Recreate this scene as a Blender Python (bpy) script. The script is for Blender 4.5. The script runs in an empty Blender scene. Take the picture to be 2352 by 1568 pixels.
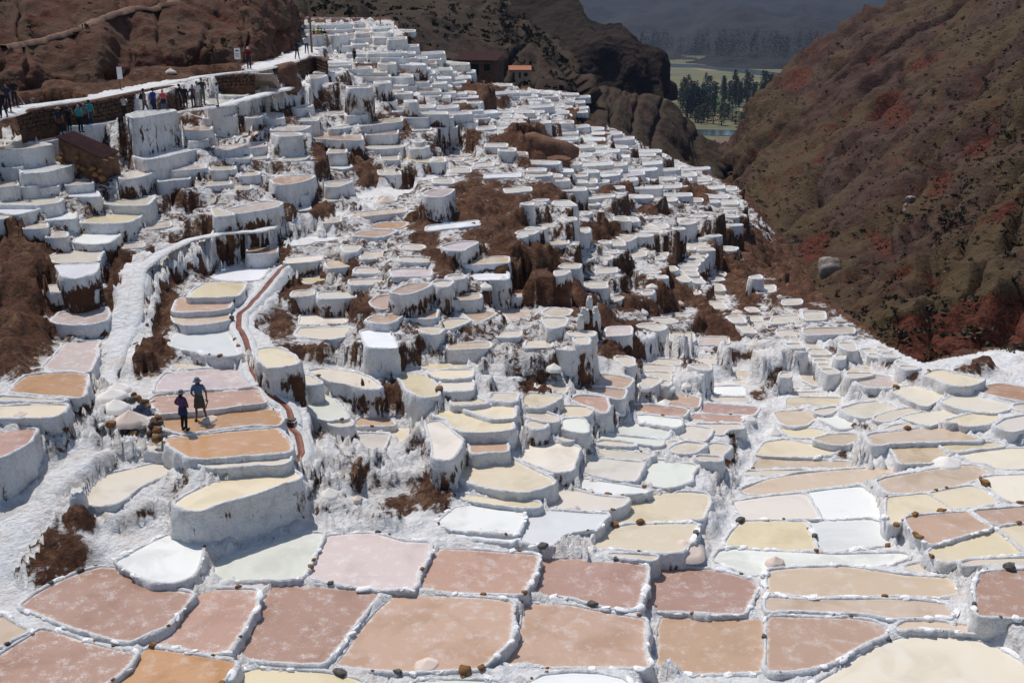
import bpy, bmesh, math, random
import numpy as np
from mathutils import Vector, Matrix, kdtree
random.seed(7); RNG = np.random.default_rng(11)
S = bpy.context.scene
# ------------------------------------------------------------------ camera, sky, sun, exposure
FOC = 2287.0; HOR = 20.0; PITCH = math.atan((784 - HOR) / FOC)
cam = bpy.data.cameras.new('camera'); cam.lens = 36 * FOC / 2352; cam.sensor_width = 36
cam.clip_start = 0.5; cam.clip_end = 12000
camo = bpy.data.objects.new('camera', cam); S.collection.objects.link(camo)
camo.rotation_euler = (math.pi / 2 - PITCH, 0, 0); S.camera = camo
SUN_AZ, SUN_EL = math.radians(-38), math.radians(62)       # azimuth from +Y (away), negative = left
w = bpy.data.worlds.new('World'); S.world = w; w.use_nodes = True
wn = w.node_tree.nodes; bg = wn['Background']
sky = wn.new('ShaderNodeTexSky'); sky.sky_type = 'NISHITA'; sky.sun_disc = False
sky.sun_elevation = SUN_EL; sky.sun_rotation = SUN_AZ; sky.altitude = 1200; sky.air_density = 1.0; sky.dust_density = 2.0
w.node_tree.links.new(sky.outputs[0], bg.inputs[0]); bg.inputs[1].default_value = 0.095
sl = bpy.data.lights.new('sun', 'SUN'); sl.energy = 3.6; sl.angle = math.radians(0.53); sl.color = (1, .97, .925)
so = bpy.data.objects.new('sun', sl); S.collection.objects.link(so)
sd = Vector((math.sin(SUN_AZ) * math.cos(SUN_EL), math.cos(SUN_AZ) * math.cos(SUN_EL), math.sin(SUN_EL)))
so.rotation_euler = sd.to_track_quat('Z', 'Y').to_euler()
S.view_settings.view_transform = 'Standard'; S.view_settings.look = 'None'; S.view_settings.gamma = 1
S.view_settings.use_curve_mapping = False; S.view_settings.exposure = 0.0
S.cycles.max_bounces = 7; S.cycles.volume_step_rate = 4; S.cycles.diffuse_bounces = 6; S.cycles.glossy_bounces = 3; S.cycles.volume_bounces = 0

# ------------------------------------------------------------------ helpers
CP, SP = math.cos(PITCH), math.sin(PITCH)
def ray(fx, fy):
    v = (784 - np.asarray(fy, float)) / FOC
    return (np.asarray(fx, float) - 1176) / FOC, CP + v * SP, -SP + v * CP
def atz(fx, fy, z):                      # point of the photograph's plan on the level z
    a, b, c = ray(fx, fy); t = z / c
    return np.stack([a * t, b * t, np.broadcast_to(z, np.shape(t)) * 1.0], -1)
def atd(fx, fy, d):                      # ... at depth d
    a, b, c = ray(fx, fy)
    return np.stack([a * d, b * d, c * d], -1)
def tof(p):                              # world -> plan coordinates
    p = np.asarray(p, float); X, Y, Z = p[..., 0], p[..., 1], p[..., 2]
    d = Y * CP - Z * SP; u = Y * SP + Z * CP
    return 1176 + FOC * X / d, 784 - FOC * u / d
def hsh(ix, iy, iz, s):
    h = (ix.astype(np.int64) * 374761393 + iy.astype(np.int64) * 668265263 + iz.astype(np.int64) * 2147483647 + s * 974634777) & 0x7fffffff
    h = ((h ^ (h >> 13)) * 1274126177) & 0x7fffffff
    return ((h ^ (h >> 16)) & 0xffff) / 65535.0
def vnoise(p, s=0):
    p = np.asarray(p, float); i = np.floor(p).astype(np.int64); f = p - i; f = f * f * (3 - 2 * f)
    r = 0
    for a in (0, 1):
        for b in (0, 1):
            for c in (0, 1):
                wgt = (f[..., 0] if a else 1 - f[..., 0]) * (f[..., 1] if b else 1 - f[..., 1]) * (f[..., 2] if c else 1 - f[..., 2])
                r = r + wgt * hsh(i[..., 0] + a, i[..., 1] + b, i[..., 2] + c, s)
    return r * 2 - 1
def fbm(p, o=4, s=0, g=.5):
    r = 0; a = 1
    for k in range(o): r = r + a * vnoise(np.asarray(p) * 2 ** k, s + k); a *= g
    return r
def mesh(name, V, F, smooth=True):
    me = bpy.data.meshes.new(name); V = np.asarray(V, dtype=np.float32)
    if isinstance(F, np.ndarray):
        n = F.shape[1]; me.vertices.add(len(V)); me.vertices.foreach_set('co', V.ravel())
        me.loops.add(F.size); me.loops.foreach_set('vertex_index', F.astype(np.int32).ravel())
        me.polygons.add(len(F)); me.polygons.foreach_set('loop_start', np.arange(0, F.size, n, dtype=np.int32))
        me.update(calc_edges=True)
    else:
        me.from_pydata([tuple(map(float, v)) for v in V], [], F)
    if smooth: me.polygons.foreach_set('use_smooth', [True] * len(me.polygons))
    me.update(); return me
def add(name, me, mat=None, parent=None, loc=None):
    o = bpy.data.objects.new(name, me); S.collection.objects.link(o)
    if mat is not None and me is not None and len(me.materials) == 0: me.materials.append(mat)
    elif mat is not None and me is not None and me.materials[0] != mat:
        o.material_slots[0].link = 'OBJECT'; o.material_slots[0].material = mat
    if parent is not None: o.parent = parent
    if loc is not None: o.location = loc
    return o
def tag(o, label=None, cat=None, group=None, kind=None):
    if label: o['label'] = label
    if cat: o['category'] = cat
    if group: o['group'] = group
    if kind: o['kind'] = kind
    return o
def thing(name, label, cat, loc=(0, 0, 0), rz=0, group=None):
    o = bpy.data.objects.new(name, None); S.collection.objects.link(o); o.empty_display_size = .1
    o.location = loc; o.rotation_euler = (0, 0, rz); return tag(o, label, cat, group)
def fattr(me, name, vals):
    a = me.attributes.new(name, 'FLOAT', 'POINT'); a.data.foreach_set('value', np.asarray(vals, dtype=np.float32))
def lin(r, g, b): return tuple((c / 255 / 12.92 if c / 255 < .04045 else ((c / 255 + .055) / 1.055) ** 2.4) for c in (r, g, b)) + (1,)

class NT:                                # terse node-tree builder
    def __init__(s, name):
        s.m = bpy.data.materials.new(name); s.m.use_nodes = True; s.t = s.m.node_tree; s.n = s.t.nodes
        s.b = s.n['Principled BSDF']; s.pos = s.n.new('ShaderNodeNewGeometry').outputs['Position']
    def L(s, a, b):
        if hasattr(a, 'is_output'): s.t.links.new(a, b)
        else: b.default_value = a
    def noise(s, scale, det=4, rough=.55, vec=None, stretch=None, dist=0):
        n = s.n.new('ShaderNodeTexNoise'); n.inputs['Scale'].default_value = scale; n.inputs['Detail'].default_value = det
        n.inputs['Roughness'].default_value = rough; n.inputs['Distortion'].default_value = dist; v = vec or s.pos
        if stretch:
            mp = s.n.new('ShaderNodeMapping'); mp.inputs['Scale'].default_value = stretch; s.t.links.new(v, mp.inputs[0]); v = mp.outputs[0]
        s.t.links.new(v, n.inputs['Vector']); return n.outputs['Fac']
    def vor(s, scale, feat='F1', stretch=None):
        n = s.n.new('ShaderNodeTexVoronoi'); n.feature = feat; n.inputs['Scale'].default_value = scale; v = s.pos
        if stretch:
            mp = s.n.new('ShaderNodeMapping'); mp.inputs['Scale'].default_value = stretch; s.t.links.new(v, mp.inputs[0]); v = mp.outputs[0]
        s.t.links.new(v, n.inputs['Vector']); return n.outputs['Distance']
    def ramp(s, x, a, b, lo=0, hi=1, interp='SMOOTHSTEP'):
        n = s.n.new('ShaderNodeMapRange'); n.interpolation_type = interp
        for i, v in zip((1, 2, 3, 4), (a, b, lo, hi)): n.inputs[i].default_value = v
        s.L(x, n.inputs[0]); return n.outputs[0]
    def ma(s, op, a, b=0.0, clamp=False):
        n = s.n.new('ShaderNodeMath'); n.operation = op; n.use_clamp = clamp; s.L(a, n.inputs[0]); s.L(b, n.inputs[1]); return n.outputs[0]
    def mix(s, f, a, b):
        n = s.n.new('ShaderNodeMix'); n.data_type = 'RGBA'; s.L(f, n.inputs[0]); s.L(a, n.inputs[6]); s.L(b, n.inputs[7]); return n.outputs[2]
    def at(s, name):
        n = s.n.new('ShaderNodeAttribute'); n.attribute_name = name; return n.outputs['Fac']
    def oi(s): return s.n.new('ShaderNodeObjectInfo')
    def out(s, col, rough=.9, bump=None, dist=.05, strength=.6, spec=.2):
        s.L(col, s.b.inputs['Base Color']); s.L(rough, s.b.inputs['Roughness']); s.b.inputs['Specular IOR Level'].default_value = spec
        if bump is not None:
            n = s.n.new('ShaderNodeBump'); n.inputs['Strength'].default_value = strength; n.inputs['Distance'].default_value = dist
            s.L(bump, n.inputs['Height']); s.t.links.new(n.outputs[0], s.b.inputs['Normal'])
        return s.m
def plain(name, col, rough=.85, var=.25, scale=6, spec=.2, bump=None, dist=.01):
    t = NT(name); n = t.noise(scale, 4); c2 = tuple(c * (1 - var) for c in col[:3]) + (1,)
    return t.out(t.mix(t.ramp(n, .3, .7), c2, tuple(col[:3]) + (1,)), rough, t.noise(bump, 4) if bump else None, dist, .6, spec)

# ------------------------------------------------------------------ materials of the place
SALT = (.87, .865, .86, 1); SALTP = (.80, .745, .70, 1); DIRT = (.13, .060, .034, 1); DIRT2 = (.062, .03, .019, 1); OCHRE = (.27, .135, .06, 1)
def m_salt_wall():
    t = NT('salt_crusted_wall'); oi = t.oi(); d = t.at('dirt')
    streak = t.noise(1.9, 5, .62, stretch=(1, 1, .22)); fine = t.noise(6.5, 4, .6, stretch=(1, 1, .4)); big = t.noise(.35, 3, .5)
    x = t.ma('ADD', t.ma('MULTIPLY', streak, .62), t.ma('MULTIPLY', fine, .38))
    x = t.ma('ADD', t.ma('MULTIPLY', t.ma('SUBTRACT', x, .5), 1.6), .5); x = t.ma('ADD', x, t.ma('MULTIPLY', t.ma('SUBTRACT', big, .5), .35)); x = t.ma('ADD', x, t.ma('MULTIPLY', t.ma('SUBTRACT', d, .5), .50))
    f = t.ramp(x, .585, .685)
    dirt = t.mix(t.noise(2.3, 5), DIRT2, t.mix(t.ramp(t.noise(1.1, 3), .5, .68), DIRT, OCHRE))
    mot = t.noise(2.6, 6, .68, stretch=(1, 1, .45))
    salt = t.mix(t.ma('MULTIPLY', t.ramp(mot, .46, .68), .7), SALT, (.64, .58, .53, 1))
    salt = t.mix(t.ma('MULTIPLY', t.ramp(d, .3, .85), t.ramp(t.noise(1.3, 5, .65, stretch=(1, 1, .6)), .42, .64, .08, .7)), salt, (.42, .365, .33, 1))
    salt = t.mix(t.ma('MULTIPLY', t.ramp(t.noise(13, 3, .6), .50, .60), .30), salt, (.56, .52, .50, 1)); salt = t.mix(t.ramp(t.noise(17, 2, .5), .60, .66), salt, (.90, .895, .89, 1))
    h = t.ma('ADD', t.noise(8, 7, .72), t.ma('MULTIPLY', f, -.5))
    return t.out(t.mix(f, salt, dirt), .92, h, .13, 1.0, .15)
def m_ground():
    t = NT('salt_and_red_earth'); d = t.at('dirt')
    x = t.ma('ADD', t.ma('MULTIPLY', t.noise(1.2, 5, .62, stretch=(1, 1, .5)), .55), t.ma('MULTIPLY', t.noise(5, 5, .65), .45))
    sx = t.n.new('ShaderNodeSeparateXYZ'); gn = [n for n in t.n if n.bl_idname == 'ShaderNodeNewGeometry'][0]; t.t.links.new(gn.outputs['Normal'], sx.inputs[0])
    steep = t.ramp(sx.outputs[2], .92, .45, -.04, .09)
    f = t.ramp(t.ma('ADD', t.ma('ADD', x, steep), t.ma('MULTIPLY', t.ma('SUBTRACT', d, .5), .62)), .465, .575)
    dirt = t.mix(t.ramp(t.noise(3.2, 6, .7), .36, .62), DIRT2, t.mix(t.ramp(t.noise(.9, 4), .45, .68), DIRT, (.21, .115, .068, 1)))
    salt = t.mix(t.ramp(t.noise(.9, 5), .42, .7), SALT, SALTP); salt = t.mix(t.ma('MULTIPLY', t.ramp(t.noise(3.1, 6, .7, stretch=(1, 1, .5)), .47, .66), t.ramp(sx.outputs[2], .9, .5, .38, .85)), salt, (.47, .39, .335, 1))
    salt = t.mix(t.ma('MULTIPLY', t.ramp(d, .2, .6), t.ramp(t.noise(1.7, 6, .68), .42, .62, .1, .7)), salt, (.44, .375, .33, 1))
    h = t.ma('ADD', t.noise(4.5, 7, .68), t.ma('MULTIPLY', f, -.35))
    return t.out(t.mix(f, salt, dirt), .93, h, .22, 1.0, .15)
def m_brine():
    t = NT('brine'); oi = t.oi(); col = oi.outputs['Color']; crust = oi.outputs['Alpha']
    big = t.noise(.55, 4, .55, dist=.6); med = t.noise(2.2, 5, .65); fine = t.noise(22, 4, .7)
    hs = t.n.new('ShaderNodeHueSaturation'); hs.inputs['Saturation'].default_value = 1.15; hs.inputs['Value'].default_value = .80
    t.t.links.new(col, hs.inputs['Color'])
    c = t.mix(t.ma('MULTIPLY', t.ramp(big, .46, .68), t.ma('ADD', .25, t.ma('MULTIPLY', oi.outputs['Random'], .75))), col, hs.outputs[0])
    pale = t.mix(.6, col, (.78, .75, .73, 1))
    c = t.mix(t.ma('MULTIPLY', t.ramp(med, .48, .74), .40), c, pale)
    fl = t.ma('MULTIPLY', t.ramp(t.ma('ADD', t.ma('MULTIPLY', fine, .62), t.ma('MULTIPLY', med, .38)), .54, .62), crust)
    c = t.mix(t.ma('MULTIPLY', fl, .62), c, (.80, .77, .76, 1))
    ed = t.ramp(t.ma('ADD', t.at('edge'), t.ma('MULTIPLY', t.ma('SUBTRACT', t.noise(4.5, 5, .7), .5), 1.5)), .45, 1.05)
    c = t.mix(t.ma('MULTIPLY', ed, .55), c, (.80, .77, .74, 1))
    r = t.ma('ADD', t.ma('ADD', .12, t.ma('MULTIPLY', fl, .5)), t.ma('MULTIPLY', ed, .4))
    return t.out(c, r, t.ma('ADD', t.noise(9, 5, .7), t.ma('MULTIPLY', fl, .5)), .02, .2, .45)
M_WALL, M_GROUND, M_BRINE = m_salt_wall(), m_ground(), m_brine()
# ---- traced pond outlines: tile column/row, colour code, outline points (tile units: 1/4 px of a 2352-wide plan of the photograph)
POND_TEXT = '''
03 p 215,860 330,770 560,640 760,560 920,515 1060,525 1180,580 1300,650 1440,700 1590,730 1750,760 1640,900 1500,1050 1350,1110 1190,1180 1040,1150 870,1100 690,1050 520,985 380,920
03 p 1870,730 2110,722 2335,725 2335,850 2270,960 2190,1100 2080,1270 1900,1285 1650,1225 1430,1200 1350,1185 1480,1110 1610,1030 1710,900 1790,810
03 m 1095,455 1250,370 1420,280 1560,218 1740,228 1840,255 1825,400 1780,540 1730,600 1600,640 1480,640 1350,600 1220,535
03 t -150,960 0,975 90,1030 200,1090 240,1100 120,1155 0,1225 -200,1330
03 p 360,1095 500,1115 700,1185 900,1245 1110,1295 1215,1312 1150,1420 1050,1500 940,1568 700,1700 200,1720 -300,1600 -120,1430 0,1335 130,1245 310,1135
03 a 1345,1268 1500,1283 1700,1315 1900,1353 2060,1378 2135,1402 2085,1480 1995,1568 1900,1680 1100,1680 1080,1568 1200,1450 1310,1345
13 y 0,1455 300,1475 600,1490 850,1535 950,1575 1000,1700 -250,1700 -180,1568 -100,1485
13 m -350,445 -150,390 0,350 130,300 260,208 450,202 595,206 575,280 515,390 465,500 415,590 250,610 0,615 -200,620 -365,600
13 l 672,228 850,212 1060,204 1200,240 1330,280 1575,293 1580,350 1540,440 1470,540 1445,688 1300,690 1150,700 1000,680 800,650 620,620 505,600 535,520 595,380 645,270
13 p 1705,348 1950,358 2352,388 2575,405 2535,560 2420,748 2200,738 1900,728 1650,714 1510,698 1545,590 1605,440
13 p 195,662 400,682 650,702 900,724 1115,762 1035,840 945,960 855,1070 775,1180 695,1280 615,1378 350,1380 60,1352 0,1345 -180,1310 -95,1150 5,1000 65,880 115,740
13 q 1295,762 1500,772 1800,788 2100,803 2335,832 2335,1050 2305,1180 2175,1300 2075,1400 2000,1430 1700,1440 1400,1455 1050,1428 765,1398 855,1280 955,1120 1055,1000 1155,890 1255,805
13 m 1380,1640 1500,1565 1900,1560 2200,1575 2352,1620 2300,1740 1500,1740
23 p 300,402 520,432 800,452 1060,473 1215,502 1222,560 1192,680 1152,790 1125,878 900,868 700,818 560,768 400,758 240,768 135,768 175,640 245,500
23 p 1325,502 1600,522 1850,543 2060,592 2210,642 2232,690 2175,800 2105,920 1900,923 1650,908 1450,898 1205,888 1235,750 1285,620
23 q 135,852 350,852 560,872 720,912 900,942 1080,972 1205,992 1195,1100 1190,1250 1222,1350 1235,1412 1000,1410 700,1412 400,1410 200,1395 0,1385 -175,1400 -55,1320 55,1180 115,1040 125,870
23 q 1390,972 1700,982 2000,987 2285,987 2305,1100 2315,1250 2285,1380 2265,1458 1900,1468 1600,1468 1400,1440 1345,1418 1365,1250 1350,1100
23 m 150,1590 300,1515 550,1492 800,1502 1000,1545 1100,1620 1000,1740 150,1740
33 q 15,972 250,977 550,987 800,992 980,1022 1055,1070 1055,1108 950,1155 850,1205 720,1275 600,1355 400,1418 200,1448 10,1452
33 t 22,548 300,522 700,511 900,533 1240,592 1685,615 1728,738 1550,772 1200,756 700,762 400,770 150,738 12,733
33 t 5,793 300,815 700,818 1100,811 1400,828 1605,853 1682,943 1350,958 1130,962 900,922 600,902 300,888 5,898
33 p 1975,572 2100,553 2352,548 2500,548 2500,962 2352,957 2150,943 1945,937 1945,850 1935,700
33 t 1190,1065 1290,1015 1500,1012 1760,1045 2050,1085 1850,1095 1650,1060 1420,1055
33 c 470,1580 600,1508 750,1408 950,1278 1200,1178 1450,1118 1600,1122 1800,1157 1950,1207 2100,1257 2250,1347 2352,1407 2500,1487 2500,1760 300,1760
33 m 1250,512 1430,474 1540,532 1440,546
33 m -480,440 -430,368 -300,350 0,370 300,382 620,402 900,394 1200,388 1280,402 1150,450 950,488 700,473 400,478 150,488 60,500 -60,555 -150,575 -300,518
33 y -225,95 0,88 330,93 368,190 402,280 422,336 200,342 0,335 -280,332 -370,280 -322,200
33 m 376,98 600,88 800,81 1005,81 1035,150 1073,220 1108,288 1000,307 800,322 620,350 477,342 447,260 407,160
32 c -305,1480 0,1435 330,1405 374,1480 424,1570 462,1618 300,1628 0,1628 -205,1628 -255,1560
32 m 376,1398 600,1368 856,1343 914,1380 964,1440 994,1500 1004,1568 1008,1608 800,1622 620,1617 515,1622 466,1560 406,1460
32 y 1115,1443 1300,1423 1445,1408 1595,1500 1660,1545 1450,1566 1260,1578 1200,1635 1145,1680 1115,1620
32 y 1505,1402 1650,1373 1850,1338 1918,1353 1995,1400 2100,1478 1950,1507 1700,1532 1645,1508 1565,1450
33 q 1290,58 1450,38 1660,18 1825,8 1874,50 1944,100 2030,140 1900,168 1700,227 1495,286 1455,258 1356,180 1306,110
33 y 1495,372 1555,322 1700,263 1900,213 2065,178 2143,230 2212,290 2320,368 2200,387 1900,397 1700,437 1625,456 1526,400
33 y 2145,153 2240,133 2352,128 2450,132 2450,398 2352,328 2275,258 2187,190
33 q 1905,-2 2352,-36 2500,-46 2500,77 2352,87 2260,92 2135,112 2065,102 1985,58
33 q 1785,482 1900,448 2352,434 2500,434 2500,487 2352,486 2050,467 1850,478
32 t 1022,1292 1100,1263 1300,1223 1600,1173 1830,1144 1918,1154 2002,1195 1955,1237 1875,1276 1700,1326 1500,1366 1300,1390 1125,1395 1067,1348
32 c 1988,1262 2100,1243 2352,1234 2480,1234 2480,1476 2352,1466 2245,1470 2156,1428 2056,1338
32 t -240,1375 0,1275 300,1224 600,1194 1000,1169 1325,1158 1360,1178 1200,1206 1080,1236 970,1276 850,1296 600,1326 300,1366 0,1400 -130,1403
32 t 1126,963 1300,949 1526,944 1594,990 1640,1025 1594,1066 1500,1105 1350,1111 1226,1116 1206,1060 1166,1000
32 y 1596,949 1800,944 2136,939 2152,958 1900,986 1700,1016 1664,1007
32 c 1756,1050 1900,1014 2200,994 2480,989 2480,1156 2352,1161 2120,1166 2026,1127 1906,1106 1836,1077
32 t 932,872 1000,854 1200,834 1500,799 1688,784 1756,803 1844,860 1938,908 1700,906 1400,916 1100,931 1015,952 975,950
32 y -88,1038 -18,934 150,909 300,934 450,969 640,1001 536,1041 350,1058 150,1051 0,1041
32 t -68,1088 0,1074 250,1089 500,1104 736,1114 792,1148 600,1156 400,1156 0,1166 -125,1161
32 y -195,1202 0,1193 375,1193 200,1217 0,1217 -165,1226
32 t 437,900 603,859 797,859 832,871 775,917 697,946 563,936
32 y 125,803 400,803 542,835 450,866 372,886 253,881 155,838
32 t 86,653 250,644 378,644 452,686 396,717 328,766 221,781 135,757 96,700
32 y 436,642 520,624 628,609 557,656 502,671
32 y 195,523 400,523 662,528 635,577 400,596 186,594
32 y 195,482 350,473 480,473 562,495 400,502 215,502
32 y 150,457 300,443 422,447 378,458 165,472
32 w 497,712 562,694 637,680 770,741 736,790 662,796 565,752
32 c 688,622 852,574 999,559 1077,573 1160,615 1050,646 949,686 853,695 766,668
32 t 988,718 1025,683 1152,644 1300,619 1390,640 1290,656 1180,686 1118,726 1052,735
32 c 1258,692 1450,654 1648,629 1790,660 1680,686 1558,746 1480,770 1352,736 1284,714
32 y 1648,740 1783,693 1951,659 2057,659 2120,700 1998,756 1880,766 1812,770 1745,742
32 y 1068,813 1153,783 1280,759 1390,775 1200,797
32 c 2108,778 2203,723 2352,694 2450,684 2450,806 2352,796 2222,825 2156,798
32 c 1618,552 1702,514 1850,489 1998,524 2220,581 2176,627 2078,650 1902,636 1753,606 1655,577
32 a 1908,456 2002,424 2130,394 2240,409 2352,424 2480,434 2480,566 2352,551 2152,516 2003,477
32 y 1448,316 1523,279 1600,269 1700,294 1850,329 1960,352 1898,386 1818,406 1702,401 1603,367 1505,333
32 c 1158,466 1233,424 1350,409 1498,454 1628,490 1557,517 1507,556 1440,595 1353,557 1244,498
32 l 828,366 882,334 1000,319 1118,334 1222,380 1158,407 1060,426 932,421 853,393
32 c 2276,592 2352,584 2450,584 2450,646 2352,641 2284,619
32 c 770,205 870,192 958,197 953,238 762,233
32 c 742,247 953,252 957,283 732,283
32 c 738,297 957,300 900,318 762,338
32 t 348,17 430,12 495,68 382,68
32 m 388,82 514,82 560,118 404,118
32 y 404,127 577,127 568,163 418,163
32 t 433,177 563,177 567,208 462,206
32 t 473,217 568,217 587,256 507,256
32 y 513,264 598,264 634,293 562,298
32 l 182,32 278,27 307,58 232,60
32 l 243,70 318,70 337,93 278,93
32 m 332,145 368,142 397,178 348,170
32 t 602,202 656,212 656,248 640,257
32 a 643,132 697,128 678,163 652,163
32 w 673,22 778,18 797,78 760,87 692,58
32 c 862,82 958,73 996,108 932,113
32 c 1013,58 1107,77 1115,89 1052,93
32 c 1053,117 1148,122 1184,148 1102,143
32 c 933,122 1008,127 1055,143 962,143
32 m 1193,187 1258,202 1313,224 1212,228
32 m 1223,237 1308,231 1370,245 1282,258
32 w 303,292 358,279 448,333 532,416 440,406 343,358
32 y 133,297 187,293 191,328 133,328
22 c 97,1088 104,1012 134,934 300,934 450,949 602,973 563,1080 533,1186 400,1196 272,1156 152,1107
22 y -472,1238 -416,1130 -358,1064 -232,1037 -100,1055 20,1104 128,1163 248,1218 336,1263 372,1300 268,1346 100,1380 -50,1365 -250,1326 -398,1277
22 e 676,993 800,989 1000,1014 1286,1042 1206,1067 1196,1086 1000,1076 850,1056 694,1036
22 e 694,1079 850,1084 1000,1104 1192,1119 1162,1180 1114,1276 950,1265 802,1230 670,1196 675,1130
22 g 1314,1099 1450,1109 1680,1142 1633,1200 1613,1287 1548,1306 1430,1335 1302,1315 1168,1297 1178,1250 1256,1163
22 m 458,1277 600,1266 800,1294 1000,1324 1258,1370 1100,1395 900,1405 702,1365 553,1327
22 c 336,1432 404,1384 470,1364 600,1384 750,1424 950,1444 1048,1452 996,1506 898,1535 700,1550 402,1545 326,1518
22 y 928,1666 1006,1568 1124,1484 1252,1434 1400,1404 1600,1394 1784,1409 1792,1480 1762,1560 1733,1626 1500,1645 1200,1655
23 y 738,326 806,233 884,164 1100,124 1400,119 1682,114 1643,200 1613,279 1555,346 1400,366 1200,346 950,326
23 y 885,388 1100,398 1312,412 1286,435 1100,418
13 m 1697,86 1762,34 1850,-36 2000,-56 2300,-36 2432,-8 2432,60 2403,150 2364,196 2150,176 1950,161 1802,147
13 w 1838,197 2100,194 2338,218 2372,240 2300,266 2100,246 1902,217
23 m 150,-6 400,-1 650,19 878,28 813,80 764,147 598,156 446,197 375,268 345,306 200,286 97,262 137,150
22 y -446,1413 -200,1444 0,1454 226,1484 235,1512 100,1516 -100,1496 -300,1466 -425,1437
22 c 1526,850 1574,794 1650,784 1822,812 1793,870 1745,915 1600,896 1516,877
22 q 1458,998 1524,953 1602,934 1760,952 1676,1016 1560,1021
22 g 1405,968 1424,934 1522,919 1476,958 1440,986
22 y 1756,1038 1804,973 1852,944 2000,962 1946,1008 1906,1056
22 y 1706,1070 1722,1059 1914,1073 1896,1096 1752,1096
22 m 1628,766 1800,768 2086,768 2104,798 1956,806 1916,855 1874,848 1865,808 1752,778
22 p 1647,709 1693,674 1900,684 2122,694 2086,736 1850,736 1664,726
22 p 1756,609 1784,574 1900,584 2250,613 2196,676 2000,671 1766,647
22 w 1786,529 1900,519 2146,519 2172,552 2000,556 1852,542
22 w 1787,450 1852,424 2098,416 2124,440 2124,496 1950,501 1833,496
22 q 1317,519 1373,484 1500,489 1712,522 1694,596 1560,596 1334,567
22 p 1107,610 1152,589 1400,604 1602,632 1556,686 1400,676 1202,647 1114,628
22 w 1138,691 1250,684 1400,704 1542,722 1534,776 1480,795 1402,776 1204,737
22 g 857,848 904,784 1130,759 1300,789 1432,821 1396,886 1200,876 1000,866
22 m 787,879 852,864 1100,889 1372,912 1356,955 1200,936 1000,916
22 y 777,938 852,919 1000,934 1140,953 950,953
22 l 430,70 520,57 600,60 640,75 520,80
22 q 697,398 803,314 900,314 1092,356 1046,417 1000,436 852,416
22 q 671,449 703,424 850,434 1032,457 996,525 852,496
22 p 567,543 602,509 700,509 845,523 868,600 846,655 770,620 702,592
22 y 106,519 153,484 300,489 432,516 356,562 270,600 144,596
22 y 408,648 483,604 600,604 722,622 686,676 600,686 472,686
22 t 117,668 172,649 300,664 396,691 404,735 300,726 154,688
22 c 155,758 164,738 250,738 303,752 277,797 202,801
22 g 486,722 600,709 646,723 674,790 674,836 590,821 486,797
22 c 378,830 480,824 582,842 556,897 502,914 403,850
22 c 246,396 300,394 492,413 466,476 382,452 246,423
22 q 1138,342 1250,339 1350,352 1297,397 1220,435 1184,400
22 c 1306,134 1353,109 1545,109 1549,157 1430,167
22 w 1266,198 1302,168 1440,173 1532,182 1526,212 1400,212
22 y 1196,239 1222,218 1472,233 1465,277 1300,272 1203,267
22 c 1206,291 1320,288 1444,298 1440,357 1382,357 1303,328
22 c 1403,372 1436,371 1426,406 1393,389
22 y 966,151 1050,148 1096,162 1105,217 1070,227 1003,189
22 l 1687,178 1752,158 1872,154 1854,207 1742,202
22 m 1648,221 1804,218 1804,261 1722,248
22 p 2006,290 2082,279 2180,283 2146,347 2013,342
22 g 2036,361 2136,361 2136,391 2062,383
22 p -182,538 -147,479 0,484 38,484 6,551 -98,541
12 y 1657,679 1722,626 1850,644 2050,694 2332,733 2332,806 2250,816 2100,826 1932,826 1834,787 1774,718
12 y 1928,621 2100,609 2352,594 2356,696 2200,706 2052,667
12 q 1937,859 2050,849 2244,839 2284,940 2294,1006 2150,1006 2004,1026 1986,958 1946,898
12 c 1586,752 1678,744 1736,782 1795,850 1872,910 1844,978 1794,1047 1758,1085 1654,1070 1646,950 1607,830
12 c 1035,802 1250,804 1468,800 1434,848 1368,930 1336,935 1330,900 1245,832 1110,818
12 e 597,908 652,894 850,864 1050,854 1202,863 1184,918 1146,993 1000,956 900,956 752,936
12 q 928,739 1002,694 1120,676 1177,693 1236,742 1260,768 1100,771 945,776
12 g 348,560 452,544 658,504 724,562 793,650 832,708 740,711 672,720 563,687 424,608
12 y 688,745 760,738 852,734 862,776 762,776
12 y 1796,481 1900,474 1968,474 2026,532 2100,574 1980,581 1824,581
12 c 1716,376 1782,366 1964,364 1969,446 1880,451 1753,451
12 y 1598,280 1702,272 1973,269 1964,327 1850,336 1723,336 1664,318
12 y 1538,229 1602,204 1800,184 2042,165 2033,217 1900,236 1700,246 1564,246
12 y 1200,309 1302,304 1448,304 1574,333 1633,411 1653,496 1552,510 1473,477 1406,437 1376,369 1295,323
12 c 500,279 602,259 750,269 900,294 1018,334 1095,391 1120,434 1000,426 852,386 722,366 604,309
12 y 258,302 380,294 478,324 590,389 520,396 402,357
12 y 36,78 122,64 228,79 326,132 364,190 354,212 250,226 142,240 66,188 36,130
01 g 1582,1600 1597,1522 1633,1484 1800,1464 2084,1445 2113,1540 2163,1640 2187,1687 2148,1701 2000,1696 1852,1666 1703,1641
02 w 1607,230 1642,209 1800,214 1948,218 1900,231 1750,251 1607,258
02 l 1446,461 1457,392 1533,304 1800,269 2100,249 2216,256 2273,330 2342,408 2150,421 1900,436 1700,446 1552,465
02 p 1393,543 1442,509 1700,494 1950,469 2352,444 2422,558 2352,571 2100,596 1850,631 1602,651 1486,660
02 a 1488,701 1622,694 1900,669 2200,644 2352,629 2478,624 2553,662 2572,720 2544,771 2352,761 2100,786 1900,816 1702,841 1624,826 1536,797 1507,750
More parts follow.
